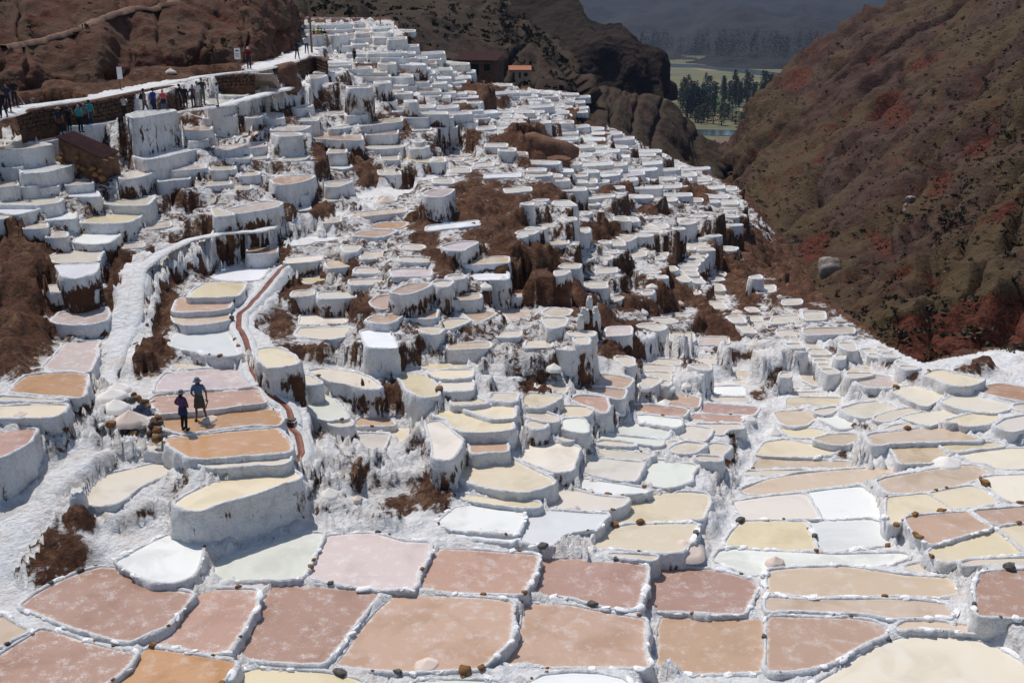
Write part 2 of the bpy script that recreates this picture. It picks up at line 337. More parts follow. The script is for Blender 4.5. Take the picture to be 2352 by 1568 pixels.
02 a 1538,891 1800,874 2100,839 2352,819 2536,809 2593,870 2652,940 2652,1006 2500,1026 2352,1036 2100,1056 1900,1071 1763,1066 1645,997 1565,948
02 c 1848,1125 2100,1099 2352,1079 2640,1060 2632,1108 2576,1130 2400,1126 2200,1141 2002,1156
02 c 800,1419 865,1343 974,1233 1152,1194 1400,1134 1560,1114 1640,1132 1566,1187 1498,1227 1348,1297 1228,1357 1148,1427 1050,1485 932,1505 824,1487
02 y 1630,1490 1724,1423 1902,1334 2100,1254 2352,1184 2550,1164 2676,1203 2740,1238 2716,1266 2578,1306 2400,1366 2200,1426 2000,1486 1852,1545 1724,1536
02 a 117,466 154,402 252,324 400,304 640,294 782,313 773,400 734,514 600,501 400,486 252,476
02 l 418,238 484,171 586,70 604,24 780,9 892,3 863,60 873,120 823,228 795,286 650,266 502,261
02 y 0,514 200,524 400,534 600,551 450,546 250,537 0,541
02 y -60,609 200,599 400,589 592,598 554,657 498,686 300,696 100,691 -60,696
02 p -60,854 150,814 312,819 274,880 234,936 127,996 0,1056 -60,1076
02 w 1068,951 1200,949 1400,959 1518,990 1500,1006 1302,972
01 w 1978,979 2054,903 2152,864 2352,834 2445,839 2449,900 2396,976 2350,1006 2250,1016 2052,1011
01 y 1738,1162 1804,1093 1902,1039 2050,1032 2240,1039 2213,1100 2166,1151 2000,1161
01 q 1608,1288 1645,1193 1683,1176 1900,1176 2113,1182 2084,1267 1950,1286 1752,1296
01 t 1597,1331 1800,1324 2076,1309 2098,1368 2000,1396 1850,1411 1722,1416 1624,1392
01 l 498,1378 564,1313 682,1289 900,1272 964,1279 978,1330 946,1381 850,1406 700,1411 563,1401
01 c 465,798 563,758 652,734 930,732 893,790 882,836 750,841 516,846
01 w 538,872 700,869 882,859 863,918 816,956 700,993 604,967
01 w 698,658 744,584 900,576 1088,574 1045,622 978,666 850,676
01 y 760,478 834,433 913,404 1288,401 1254,437 1148,481 1000,486
01 e 920,304 1053,263 1152,239 1400,244 1355,297 1316,326 1100,316
01 y 1498,279 1602,244 1830,249 1796,287 1698,326 1590,346 1533,328
01 c 1118,69 1153,43 1252,4 1430,0 1347,32 1250,66 1171,81
01 c -60,300 200,259 400,244 528,258 549,270 497,297 400,316 200,314 -60,316
01 w -60,344 362,344 278,377 150,405 62,387 -60,382
01 y -70,392 62,402 38,432 0,445 -70,455
01 l 2085,369 2352,304 2440,289 2578,302 2506,342 2350,371 2200,396 2134,387
01 w 1967,345 2050,379 2130,410 2002,425 1975,380
00 w 255,1186 400,1163 535,1143 535,1198 300,1193
00 c -60,1292 150,1283 252,1238 400,1228 525,1238 525,1288 400,1307 -60,1308
00 c -60,1328 380,1323 440,1332 250,1367 -60,1382
00 w 210,1565 302,1532 452,1484 730,1474 688,1498 598,1533 480,1564 400,1586 222,1596
00 w 1250,1438 1402,1402 1600,1373 1838,1363 1698,1393 1498,1447 1352,1466
00 w 645,1140 802,1102 940,1083 1120,1078 1098,1098 950,1137 800,1157 662,1163
00 w 1188,1058 1302,1028 1556,1013 1590,1025 1400,1057 1252,1087
00 c 1888,918 2000,912 2140,903 2078,938 1950,961
00 c 2045,853 2345,853 2200,887 2045,878
00 w 2105,822 2348,818 2348,838 2085,838
00 c 1985,1249 2132,1219 2342,1208 2238,1247 2102,1262
00 c 2238,1060 2352,1049 2420,1049 2350,1087 2292,1082
10 c 156,1178 203,1159 480,1161 437,1187 378,1207 165,1202
10 c 172,1230 378,1228 402,1248 250,1257 184,1243
10 c 288,1109 382,1093 560,1095 528,1117 304,1117
10 y 430,1068 602,1043 750,1028 815,1028 648,1057 502,1072
10 c 680,1188 762,1168 900,1149 878,1163 760,1187
10 w 347,999 422,978 502,971 478,983 364,1002
10 a 248,1473 303,1443 470,1436 437,1467 380,1481
10 w 597,1493 700,1488 816,1488 862,1538 800,1556 613,1527
10 c 880,1398 932,1373 1098,1375 1048,1402 982,1407
10 c 1000,1358 1062,1332 1378,1329 1298,1362 1130,1371
10 l 1427,1350 1538,1341 1572,1347 1500,1372 1442,1368
10 a 1465,1300 1525,1292 1500,1313
10 a 857,801 1040,798 1000,813 873,818
10 a 697,829 822,827 780,840 704,840
10 y 507,696 630,692 600,712 513,731
10 w 563,661 696,657 696,670 545,673
10 w 604,636 756,630 756,639 613,647
10 w 664,601 852,592 846,603 673,613
10 w 664,562 702,548 850,580 682,583
10 y 1106,751 1206,747 1214,764 1170,773 1114,769
10 c 1206,651 1378,633 1300,662 1204,662
10 y 1384,925 1448,922 1456,943 1402,938
10 y 1964,941 2062,937 2036,953 1964,953
10 q 1908,1021 2070,1012 2056,1021 1924,1029
10 c 2064,1119 2152,1117 2108,1129
10 c 1656,1121 1778,1122 1794,1138 1664,1143
10 w 1778,1213 1900,1228 2088,1250 2000,1262 1882,1247
10 c 2098,1227 2230,1227 2198,1238
10 c 1778,1345 1922,1342 1886,1354 1784,1358
10 y 1798,1429 1900,1418 1960,1422 1918,1437
10 c 1767,1461 1896,1458 1866,1487 1814,1478
11 q 154,86 233,59 390,52 520,49 496,73 418,102 280,131 184,118
11 l 648,117 722,104 868,101 846,113 738,151 664,147
11 w 300,658 383,623 500,609 690,612 725,630 638,647 518,657 468,681 334,690
11 a 1050,530 1132,494 1202,482 1375,484 1370,499 1306,536 1182,536
11 q 912,598 983,559 1120,552 1278,556 1206,592 1138,611 1002,606
11 q 808,648 863,623 1000,619 1098,628 1037,671 980,686 806,672
11 y 806,692 948,701 896,741 834,746
11 q 1550,219 1603,189 1702,172 1800,176 1755,217 1688,246 1593,241
11 t 1320,240 1403,216 1490,226 1427,262 1360,285
11 l 1720,704 1803,679 1892,659 2028,662 1956,697 1886,740 1783,731
11 y 380,986 432,979 600,986 732,1003 740,1014 638,1041 482,1036 414,1018
11 c 1767,985 1802,968 1912,968 1876,997 1832,1002
11 c 1638,1035 1682,1019 1790,1022 1766,1052 1722,1075
11 q 1260,1118 1333,1083 1422,1049 1510,1039 1590,1048 1536,1081 1438,1121 1362,1140
11 q 1067,1213 1132,1164 1202,1152 1300,1158 1255,1192 1214,1247 1176,1275 1094,1247
11 q 1030,1379 1104,1334 1200,1334 1336,1317 1295,1357 1226,1405 1122,1400
11 c 421,1415 427,1343 484,1294 562,1269 737,1266 774,1312 820,1388 788,1405 602,1415
11 y 384,1498 424,1452 600,1449 858,1442 834,1477 786,1535 650,1545 422,1525
11 w 978,1481 1022,1472 1197,1472 1234,1520 1254,1568 1282,1626 1200,1630 1052,1625 1014,1568
11 t 1490,1450 1552,1436 1692,1443 1700,1460 1656,1505 1562,1487
11 q 1728,1391 1783,1369 1900,1369 1948,1382 1876,1417 1780,1455 1736,1430
11 q 1918,1310 1992,1289 2120,1294 2188,1312 2096,1367 2030,1385 1965,1348
11 l 2088,1266 2122,1249 2352,1259 2548,1282 2476,1341 2354,1386 2314,1328 2223,1293
21 q 168,509 202,488 410,493 328,522
21 c 138,544 182,523 300,533 248,547
21 c 58,579 92,558 222,558 178,582 112,592
21 t 67,602 132,602 90,622
21 w 396,309 404,284 498,279 578,325 480,327
21 c 486,435 567,433 574,457 522,457
21 c 647,286 720,283 790,309 748,322
21 y 652,364 750,355 716,377 664,377
21 t 662,391 712,388 688,407
21 q 590,837 624,804 738,804 678,827 640,846
21 q 455,887 492,862 620,864 596,901 482,901
21 q 412,923 518,923 466,957 415,966
21 a 628,699 652,684 722,687 688,707
21 l 917,651 998,644 1024,687 942,691
21 c 808,656 877,651 894,677
21 y 980,612 1130,613 1096,632 1042,656 1013,627
21 l 1000,585 1082,579 1280,592 1248,607 1102,602
21 l 1088,706 1178,699 1212,724 1102,727
21 l 1077,748 1214,744 1208,786 1130,795 1094,777
21 c 848,741 900,736 966,747 954,762
21 w 828,792 910,789 894,812 852,820
21 c 1184,547 1360,551 1346,567 1242,569
21 w 1180,511 1258,494 1330,540 1250,535
21 c 1278,493 1396,493 1420,520 1378,531
21 g 957,450 966,429 1046,429 1072,466 1002,461
21 g 1097,441 1120,430 1152,468 1112,471
21 y 1550,489 1622,472 1678,477 1608,497
21 t 1668,419 1703,409 1775,411 1756,425 1702,429
21 c 1488,531 1570,531 1558,543
21 c 1240,427 1360,427 1330,437
21 l 1537,646 1700,643 1758,651 1736,665 1544,662
21 l 1598,681 1768,673 1800,702 1606,697
21 l 1687,714 1828,713 1850,733 1722,737
21 l 1626,709 1666,715 1657,731
21 p 1618,797 1644,778 1780,772 1756,801
21 p 1598,833 1614,815 1744,815 1735,838
21 a 1540,877 1573,852 1713,853 1686,881
21 p 1528,896 1684,892 1674,926 1574,921
21 p 1588,937 1686,933 1695,966 1622,961
21 p 1628,972 1706,972 1724,997 1662,997
21 l 1668,1006 1736,1006 1760,1036 1702,1031
21 w 1437,890 1478,884 1510,909 1470,925
21 g 1480,951 1558,944 1628,1009 1600,1025 1542,997
21 g 1598,1062 1657,1063 1712,1127 1690,1135
21 y 1818,1048 1906,1048 1942,1106 1882,1101
21 g 1756,1125 1898,1116 1968,1163 1794,1175
21 g 1810,1189 1958,1184 1998,1227 1950,1236
21 l 1808,1208 1916,1208 1960,1271 1882,1266
21 c 1994,1258 2036,1258 2036,1286 2002,1286
21 m 1994,1346 2096,1343 2132,1396 2054,1396
21 c 2158,1346 2266,1343 2292,1381 2194,1381
21 c 2198,1396 2306,1393 2340,1436 2234,1436
21 w 2068,1417 2146,1413 2236,1495 2152,1486
21 w 2158,1266 2216,1259 2260,1297 2202,1297
21 w 1836,958 1854,929 1928,934 1952,950 1916,981
21 w 1822,993 1916,993 1932,1008 1832,1012
21 c 1910,709 2000,699 2060,711 2035,736 1962,736
21 g 1928,288 1962,274 2056,284 2060,311 1952,308
21 g 1938,332 2072,328 2056,347 1944,345
21 g 1956,366 2034,363 2026,379
21 m 1938,424 2000,414 2070,421 2056,432
21 c 1958,499 2096,491 2104,503 2022,509
21 g 2080,410 2124,403 2132,418
21 c 2198,984 2274,963 2274,996
21 t 1728,621 1800,615 1820,622 1752,628
21 w 1788,601 1898,593 1910,600 1832,609
21 q 910,1138 953,1109 1042,1092 1128,1094 1096,1126 1048,1151 963,1155
21 w 918,1171 1010,1164 977,1187 942,1200
21 c 768,1186 838,1172 852,1181 800,1210
21 q 1217,1113 1292,1109 1266,1137 1224,1145
21 p 1308,1361 1420,1359 1508,1390 1430,1406 1334,1383
21 l 1410,1330 1502,1319 1628,1324 1558,1366 1462,1343
21 y 1150,1429 1232,1409 1384,1423 1393,1449 1338,1470 1252,1442
21 w 68,1080 112,1064 258,1073 218,1097 132,1106
21 l -20,1123 108,1123 66,1160 -20,1148
21 w 298,1309 362,1269 530,1283 496,1326 402,1341
21 l 297,1358 492,1363 466,1426 354,1445 317,1400
21 q 532,1489 563,1484 742,1489 735,1516 564,1516
21 t 587,1538 684,1538 684,1595 613,1586
21 c 1200,935 1272,924 1358,931 1310,942
21 y 1338,971 1397,968 1412,987 1362,987
21 p 1336,789 1345,763 1422,758 1406,787
21 p 1336,819 1345,801 1394,801 1378,822
21 c 102,309 176,295 172,322
21 t 197,310 213,298 292,303 286,312
21 c 208,275 318,266 298,283
'''
# prior heights: plan x, plan y (2352-wide frame), height below the camera
PRIOR = '''100,1560,-17.3 700,1560,-17.3 1200,1560,-17.3 1800,1560,-17.5 2340,1560,-17.7 200,1400,-17.2 1200,1400,-17.2 2200,1400,-17.6 1500,1290,-17.3
400,1280,-17.1 620,1270,-17.1 850,1290,-17.2 1900,1240,-17.9 2250,1240,-17.9 2000,1150,-18.1 2250,1000,-18.4 1800,950,-18.3 2000,950,-18.5 1800,1060,-18.2 1280,1150,-17.0 1110,1200,-17.1
1180,1080,-16.9 1320,1080,-16.9 1600,1090,-17.3 1460,1170,-17.2 1500,1220,-17.2 950,1010,-15.5 465,960,-14.95 500,1020,-15.1 80,880,-13.6 30,1010,-13.8 280,1090,-14.95 560,1110,-15.6 75,1176,-15.6 12,1313,-16.8
180,800,-13.5 330,730,-13.9 470,690,-13.8 470,780,-14.1 470,850,-14.4 180,590,-12.0 200,735,-13.3 300,475,-10.6 240,505,-11 200,545,-11.6 420,460,-11 70,470,-10.3 20,490,-10.8 110,385,-9 60,330,-8.3
190,285,-7.8 330,265,-7.5 450,245,-6.7 510,222,-6.3 560,630,-13.3 400,355,-9 540,475,-11.3 590,470,-11.3 730,290,-9 700,305,-9.4 780,260,-8.4 680,420,-11 620,365,-9.8 780,420,-11 880,520,-12 720,555,-12.4 860,560,-12.2
850,340,-10 1010,440,-12.4 1060,560,-13.2 970,670,-12.9 740,645,-12.7 900,695,-13.3 740,740,-13.5 870,775,-13.8 1070,755,-13.6 1150,710,-13.9 650,820,-14 680,870,-14.4 720,930,-14.8 790,870,-14.3 
950,884,-14.8 1030,860,-15 1060,1000,-16 1100,960,-15.9 980,970,-15.6 830,1000,-15.3 740,1030,-15.5 1250,515,-13.8 1308,612,-14.8 1210,670,-14.6 1230,740,-15 1280,720,-15.2 1425,670,-16.1 1530,740,-17.0 1230,880,-15.9 1235,920,-16.0 1320,975,-16.3 1260,1050,-16.7 1450,990,-17 1370,890,-16.7
1500,910,-17.2 1550,820,-17.2 1665,900,-17.8 1640,960,-17.8 1600,1030,-17.4 1600,560,-19 1580,620,-19.1 1640,680,-19.5 1720,740,-19.6 1700,830,-18.8 1870,860,-19.0 1990,870,-18.7 2150,830,-18.3 2290,900,-18.3 1960,790,-20.5 1840,790,-19.8
1600,495,-19 1680,465,-20.5 1700,520,-21.5 1740,580,-22 1420,415,-16 1300,400,-14 1400,500,-16.5 1450,570,-17.6 1500,460,-17.5 1350,230,-14 1200,200,-11.5 1000,150,-7 900,60,-2.5 760,60,-2.2 1550,350,-20 1650,430,-22.5 1180,330,-11.5 1000,300,-10 900,200,-7.5 800,170,-6.4 760,150,-6.2 1060,180,-8.5 700,175,-6.3 1450,310,-17.5 1300,300,-14.5 1090,400,-12.5 800,110,-4.8 960,100,-4.6'''
BARE_TEXT = '''01 250,1050,300,560,1,1.0
01 60,650,90,140,1,.6
01 1090,980,80,240,1,.5
01 1440,1180,170,340,1,0
01 1780,790,330,100,.9,0
01 2150,650,260,70,1,0
02 130,130,230,190,1,.5
02 1380,150,200,160,1,.7
03 470,420,400,280,1.2,0
03 720,150,160,110,1.2,.2
11 2100,330,260,260,1,.2
11 2280,700,120,260,1,.3
11 1560,560,110,260,1,.3
11 340,1060,110,110,1,.6
11 960,1250,90,110,1,.4
11 230,720,80,130,.8,.2
11 230,1400,100,130,.8,.1
11 1740,840,90,140,.9,.2
11 480,350,190,110,.6,.1
11 1080,100,110,120,.8,.2
11 870,900,70,120,.7,.1
21 200,900,250,220,1,.8
21 90,420,110,110,1,.5
21 560,1150,160,130,1,.2
21 330,190,150,80,.9,.3
21 1560,1100,200,180,1,.3
21 1980,1450,150,120,1,.7
21 1800,1330,90,160,.9,.4
21 1700,220,140,70,1,.4
21 2080,640,200,140,1,.5
21 2250,760,150,160,1,.4
21 2080,950,130,130,1,.3
21 2180,1150,120,140,.9,.3
21 1000,540,140,70,.9,.3
21 1300,660,120,60,.9,.3
21 1530,780,80,90,.9,.3
21 1100,80,160,60,.7,.2
21 850,150,110,50,.8,.2
21 740,560,90,90,.9,.3
21 1050,1210,130,70,.8,.2
21 870,1370,80,120,.9,.3
21 1150,1440,200,60,.8,.1
21 1250,370,150,40,.8,.2
12 1050,470,330,110,1,.25
12 1290,430,90,120,1,.2
12 1640,1400,180,160,.9,.1
12 1350,1480,160,90,.8,0
12 950,1180,170,110,.7,0
12 500,100,130,60,.8,.1
12 1250,190,180,70,.6,0
12 390,470,50,60,.9,0
12 600,800,80,70,.6,0
22 1100,90,160,90,1,.3
22 890,80,70,60,1,.2
22 1980,130,350,100,.8,.2
22 2280,490,90,60,1,.2
22 1990,1040,70,90,1,.3
22 200,410,150,60,.9,0
22 2010,830,80,40,.8,.1
32 1920,270,190,60,1,.4
32 1310,310,90,50,1,.3
32 960,480,60,50,.9,.2
32 1490,580,50,50,.9,.1
32 690,1040,100,60,.8,.1
32 870,790,110,40,.7,0
32 620,80,110,40,.9,.2
32 1100,200,110,40,.9,.3
32 60,380,80,110,.8,.1
32 30,120,40,60,.9,.1
32 350,200,110,110,.6,.1
31 350,900,330,330,1,.5
31 900,1250,170,170,.6,.2
20 190,1340,230,150,1,1.2
20 330,1510,170,60,1,.4
20 640,1080,110,120,1,.4
20 100,1200,130,60,1,.5
20 450,1190,90,40,.9,.2
20 1290,1400,60,30,1,.3
20 820,1250,60,60,.9,.2
10 2050,880,200,160,1,.6
10 1550,1080,110,90,.9,.3
10 1440,700,110,80,.8,.3
10 300,720,210,90,1,.6
10 1050,580,90,60,.8,.1
10 1750,920,70,40,.7,.1
10 1980,1160,110,60,.9,.2
10 2250,1330,120,70,.9,.2
10 1250,1180,190,120,.5,0
10 1350,1000,110,200,.6,.1
10 130,1060,200,110,.7,.1
10 600,1400,90,70,.9,.2
10 950,1480,110,90,.8,0
00 1500,1180,330,110,.3,.1
00 1900,1080,200,120,.3,.1
00 2230,1280,180,120,.35,.1
00 60,1200,150,140,1,.3'''
# ------------------------------------------------------------------ read the outlines, find each pond's level
TX = lambda c, x: 588 * c + x / 4
TY = lambda r, y: 392 * r + y / 4
class Pond: pass
PONDS = []
for ln in POND_TEXT.strip().split('\n'):
    q = ln.split(); P = Pond(); c, r = int(q[0][0]), int(q[0][1]); P.col = q[1]; P.tile = (c, r)
    P.f = np.array([(TX(c, float(a)), TY(r, float(b))) for a, b in (t.split(',') for t in q[2:])]); PONDS.append(P)
def inside(poly, pts):
    x, y = pts[:, 0], pts[:, 1]; r = np.zeros(len(pts), bool); n = len(poly)
    for i in range(n):
        x1, y1 = poly[i]; x2, y2 = poly[(i + 1) % n]
        if y1 == y2: continue
        r ^= ((y1 > y) != (y2 > y)) & (x < (x2 - x1) * (y - y1) / (y2 - y1) + x1)
    return r
def tps(pts, vals, reg=2e-3):
    pts = np.asarray(pts, float) / 400; n = len(pts)
    def K(a, b):
        d2 = ((a[:, None] - b[None]) ** 2).sum(-1); return d2 * np.log(d2 + 1e-9) * .5
    A = np.zeros((n + 3, n + 3)); A[:n, :n] = K(pts, pts) + reg * n * np.eye(n) * .02; Pm = np.c_[np.ones(n), pts]; A[:n, n:] = Pm; A[n:, :n] = Pm.T
    wv = np.linalg.solve(A, np.r_[vals, 0, 0, 0])
    def f(x, y):
        s = np.shape(x); q = np.c_[np.ravel(x), np.ravel(y)] / 400; o = []
        for i in range(0, len(q), 20000): o.append(K(q[i:i + 20000], pts) @ wv[:n] + np.c_[np.ones(len(q[i:i + 20000])), q[i:i + 20000]] @ wv[n:])
        return np.concatenate(o).reshape(s)
    return f
PR = np.array([[float(v) for v in t.split(',')] for t in PRIOR.split()])
zprior = tps(PR[:, :2], PR[:, 2])
for P in PONDS:
    P.c = P.f.mean(0); P.z0 = float(zprior(P.c[0], P.c[1])); P.z = P.z0
def slope_t(fx, fy):
    a, b, c = ray(fx, fy); return c / b
# neighbours seen straight below each pond's front edge
CON = []
for i, B in enumerate(PONDS):
    n = len(B.f); area = .5 * sum(B.f[k][0] * B.f[(k + 1) % n][1] - B.f[(k + 1) % n][0] * B.f[k][1] for k in range(n)); sg = 1 if area > 0 else -1
    for k in range(n):
        a, b = B.f[k], B.f[(k + 1) % n]; e = b - a
        if -e[0] * sg < 4: continue                      # edge whose outward side looks down
        for u in (.3, .7):
            p = a + e * u; col = np.c_[np.full(70, p[0]), p[1] + 2 + 2 * np.arange(70)]
            best = None
            for j, A in enumerate(PONDS):
                if j == i or A.f[:, 1].max() < p[1] or A.f[:, 1].min() > p[1] + 145 or A.f[:, 0].min() > p[0] or A.f[:, 0].max() < p[0]: continue
                ins = inside(A.f, col)
                if ins.any():
                    h = int(np.argmax(ins))
                    if best is None or h < best[1]: best = (j, h)
            if best: CON.append((i, best[0], p[0], float(slope_t(p[0], p[1])), float(slope_t(p[0], col[best[1], 1])), p[1], col[best[1], 1], abs(e[0]) / 2))
LAT = []                                                # side-by-side neighbours lie level
for i, A in enumerate(PONDS):
    for j in range(i):
        B = PONDS[j]
        if abs(A.c[0] - B.c[0]) > 320 or abs(A.c[1] - B.c[1]) > 70: continue
        dm = np.hypot(A.f[:, None, 0] - B.f[None, :, 0], (A.f[:, None, 1] - B.f[None, :, 1])).min(); sz = max(np.ptp(A.f[:, 0]), np.ptp(B.f[:, 0]))
        yo = min(A.f[:, 1].max(), B.f[:, 1].max()) - max(A.f[:, 1].min(), B.f[:, 1].min()); ys = min(np.ptp(A.f[:, 1]), np.ptp(B.f[:, 1]))
        if dm < max(14, .2 * sz) and yo > .45 * ys: LAT.append((i, j, 14. if dm < 12 else 7.))
for it in range(120):
    num = {}; 
    for (i, j, x, tb, ta, yb, ya, wg) in CON:
        B, A = PONDS[i], PONDS[j]
        flat = A.z * (1 / tb - 1 / ta)
        if flat < (1.4 if ya > 1150 or (x > 1600 and ya > 830) else .75): zb, za = A.z + .03, B.z - .03
        else:
            h = max(0, B.z - A.z); wgap = .35 + .14 * h
            zb = tb * (A.z / ta + wgap); za = ta * (B.z / tb - wgap)
        ww = min(wg, 12) * (1 if ya - yb < 70 else .8)
        num.setdefault(i, []).append((zb, ww)); num.setdefault(j, []).append((za, ww))
    for (i, j, wg) in LAT:
        num.setdefault(i, []).append((PONDS[j].z, wg)); num.setdefault(j, []).append((PONDS[i].z, wg))
    for i, L in num.items():
        L = np.array(L); P = PONDS[i]; lam = 5.0
        P.z += .6 * min(1, max(0, (P.c[1] - 60) / 160)) * ((L[:, 0] @ L[:, 1] + lam * P.z0) / (L[:, 1].sum() + lam) - P.z)
corr = tps(np.array([P.c for P in PONDS]), np.array([P.z - P.z0 for P in PONDS]), .6)           # how the levels found differ from the first guess
_co = corr; corr = lambda x, y: _co(np.clip(x, 0, 2352), np.clip(y, 60, 1568)) * np.clip((np.asarray(y, float) - 70) / 180, 0, 1)
_zp = zprior; zprior = lambda x, y: _zp(x, y) + corr(x, y)
def cz(x, y, z): return z + float(corr(x, y))

# ------------------------------------------------------------------ far terraces: rows of ponds stepping up the slope
FAR = np.array([(700, 54), (905, 54), (962, 118), (1058, 150), (1082, 203), (1108, 193), (1300, 217), (1332, 245), (1310, 275), (1345, 292), (1385, 290), (1490, 347), (1560, 377), (1640, 417), (1690, 450),
    (1650, 470), (1500, 482), (1380, 475), (1280, 445), (1230, 405), (1120, 335), (1000, 295), (900, 265), (880, 218), (825, 172), (800, 150), (740, 112), (700, 100)], float)
NOFAR = [np.array(q, float) for q in ([(1172, 292), (1260, 292), (1285, 372), (1180, 372)], [(1068, 190), (1110, 196), (1180, 240), (1176, 262), (1100, 235)])]
far = []
y = 56.0
while y < 480:
    x = 695 + random.random() * 25; rowd = 0
    while x < 1700:
        wpx = random.choice((24, 34, 48, 66)) * random.uniform(.85, 1.15) * (1 + max(0, y - 250) / 700); cx = x + wpx / 2; rowd = rowd if random.random() < .72 else random.uniform(-3.5, 3.5); cy = y + rowd + 2.2 * math.sin(x * .02)
        q = np.array([[cx, cy]])
        if inside(FAR, q)[0] and not any(inside(n, q)[0] for n in NOFAR) and random.random() < .93:
            if all(abs(P.c[0] - cx) > (np.ptp(P.f[:, 0]) + wpx) * .5 + 1 or abs(P.c[1] - cy) > np.ptp(P.f[:, 1]) * .5 + 5 for P in PONDS):
                th = random.uniform(3.8, 6.0) * (1 + (y - 56) / 900); tl = random.uniform(-.05, .10); hw = wpx * .56; sk = random.uniform(-4, 6)
                P = Pond(); P.tile = (1 if cx < 1176 else 2, 0 if cy < 392 else 1); P.far = True
                P.f = np.array([(cx - hw + sk, cy - th + tl * hw), (cx + hw + sk * .6, cy - th - tl * hw), (cx + hw, cy - tl * hw), (cx - hw, cy + tl * hw)])
                P.c = np.array([cx, cy]); P.z = float(zprior(cx, cy)) + rowd * .05; P.col = random.choice('wmcclteeqlet'); far.append(P)
        x += wpx * random.uniform(.9, 1.02)
    y += random.uniform(8.5, 13.5) * (1 + max(0, y - 200) / 600)
PONDS += far
MID = np.array([(-40, 330), (250, 380), (560, 240), (900, 262), (1000, 295), (1120, 335), (1230, 405), (1290, 470), (1500, 500), (1660, 480), (1740, 580), (1840, 700), (1980, 775), (1900, 830), (1640, 830), (1250, 830), (1000, 800), (700, 800), (560, 560), (330, 540), (300, 720), (-40, 760)], float)
pz = tps(np.array([P.c for P in PONDS[:-len(far)]]), np.array([P.z for P in PONDS[:-len(far)]]), .05); BX = [(P.f[:, 0].min(), P.f[:, 0].max(), P.f[:, 1].min(), P.f[:, 1].max()) for P in PONDS]
BARE0 = [(TX(int(t[0]), v[0]), TY(int(t[1]), v[1]), v[2] / 4, v[3] / 4) for t, sx in (ln.split() for ln in BARE_TEXT.split('\n')) for v in [[float(q) for q in sx.split(',')]] if v[2] > 0 and v[4] > .7]
NOW = np.array([(990, 400), (840, 450), (760, 485), (590, 530), (505, 535), (430, 552), (367, 582), (322, 617), (311, 667), (306, 717), (300, 755), (270, 804), (588, 210), (510, 240), (450, 245), (290, 275), (140, 305), (690, 185), (800, 155), (655, 613), (620, 672), (573, 700), (549, 730), (550, 760)], float); NOW = np.r_[NOW, [(150, 320), (180, 330), (210, 345), (240, 355), (262, 360), (240, 390), (240, 420), (250, 450)]]; NOW = np.concatenate([NOW[:-1] + (NOW[1:] - NOW[:-1]) * t_ for t_ in (0, .25, .5, .75)])
mx_, my_ = np.meshgrid(np.arange(0, 2000, 4.), np.arange(0, 900, 4.)); MASK = inside(MID, np.c_[mx_.ravel(), my_.ravel()]).reshape(mx_.shape)
y = 255.0; fill = []
while y < 820:
    x = -30 + random.random() * 40
    while x < 1960:
        wpx = random.choice((34, 45, 60, 80, 105)) * random.uniform(.85, 1.15) * (.75 + y / 1600); th = random.uniform(8, 14) * (.6 + y / 1000); cx = x + wpx / 2; cy = y + random.uniform(-5, 5); g = 5 + y * .007
        if 0 <= cx < 2000 and 0 <= cy < 900 and MASK[int(cy / 4), int(cx / 4)] and np.hypot((NOW[:, 0] - cx) / (wpx * .5 + 14), (NOW[:, 1] - cy + th * .5) / (th * .5 + 14)).min() > 1 and random.random() < .85 and all(bx1 < cx - wpx / 2 - g or bx0 > cx + wpx / 2 + g or by1 < cy - th - g * 1.6 or by0 > cy + g * 1.6 for bx0, bx1, by0, by1 in BX) and all(np.hypot((cx - a) / (rx + wpx * .3), (cy - b) / (ry + 4)) > .92 for a, b, rx, ry in BARE0):
            hw = wpx * .5; tl = random.uniform(-.04, .12); sk = random.uniform(-6, 8); P = Pond(); P.tile = (min(3, max(0, int(cx // 588))), int(cy // 392)); P.far = True
            P.f = np.array([(cx - hw + sk, cy - th + tl * hw), (cx + hw + sk * .5, cy - th - tl * hw), (cx + hw, cy - tl * hw), (cx - hw, cy + tl * hw)]); P.c = np.array([cx, cy]); P.z = float(pz(cx, cy)); P.col = random.choice('wcclqyetqt'); fill.append(P); BX.append((cx - hw, cx + hw, cy - th, cy))
        x += random.uniform(10, 20)
    y += random.uniform(8, 14)
PONDS += fill

# ------------------------------------------------------------------ plan outlines
def resample(p, step):
    p = np.asarray(p); q = np.r_[p, p[:1]]; d = np.r_[0, np.cumsum(np.linalg.norm(np.diff(q[:, :2], axis=0), axis=1))]
    n = max(10, int(d[-1] / step)); t = np.linspace(0, d[-1], n, endpoint=False)
    return np.c_[np.interp(t, d, q[:, 0]), np.interp(t, d, q[:, 1])]
def soften(p, r=.22):
    q = np.roll(p, -1, 0); return np.stack([p + (q - p) * r, p + (q - p) * (1 - r)], 1).reshape(-1, 2)
def normals(p):
    t = np.roll(p, -1, 0) - np.roll(p, 1, 0); t /= np.linalg.norm(t, axis=1)[:, None] + 1e-9; return np.c_[t[:, 1], -t[:, 0]]
for P in PONDS:
    wpt = atz(P.f[:, 0], P.f[:, 1], P.z)[:, :2]
    a = .5 * np.sum(wpt[:, 0] * np.roll(wpt[:, 1], -1) - np.roll(wpt[:, 0], -1) * wpt[:, 1])
    if a < 0: wpt = wpt[::-1]
    P.dist = float(np.hypot(*wpt.mean(0))); P.area = abs(a)
    P.far = getattr(P, 'far', False)
    P.step = max(.065, P.dist * .0026) * (1.7 if P.far else 1)
    P.o = resample(soften(wpt, .035 if P.far else (.05 if P.c[1] < 1000 else .08)), P.step); P.o = P.o + normals(P.o) * (.045 + .0008 * P.dist)
    P.ctr = np.array([P.o[:, 0].mean(), P.o[:, 1].mean(), P.z])

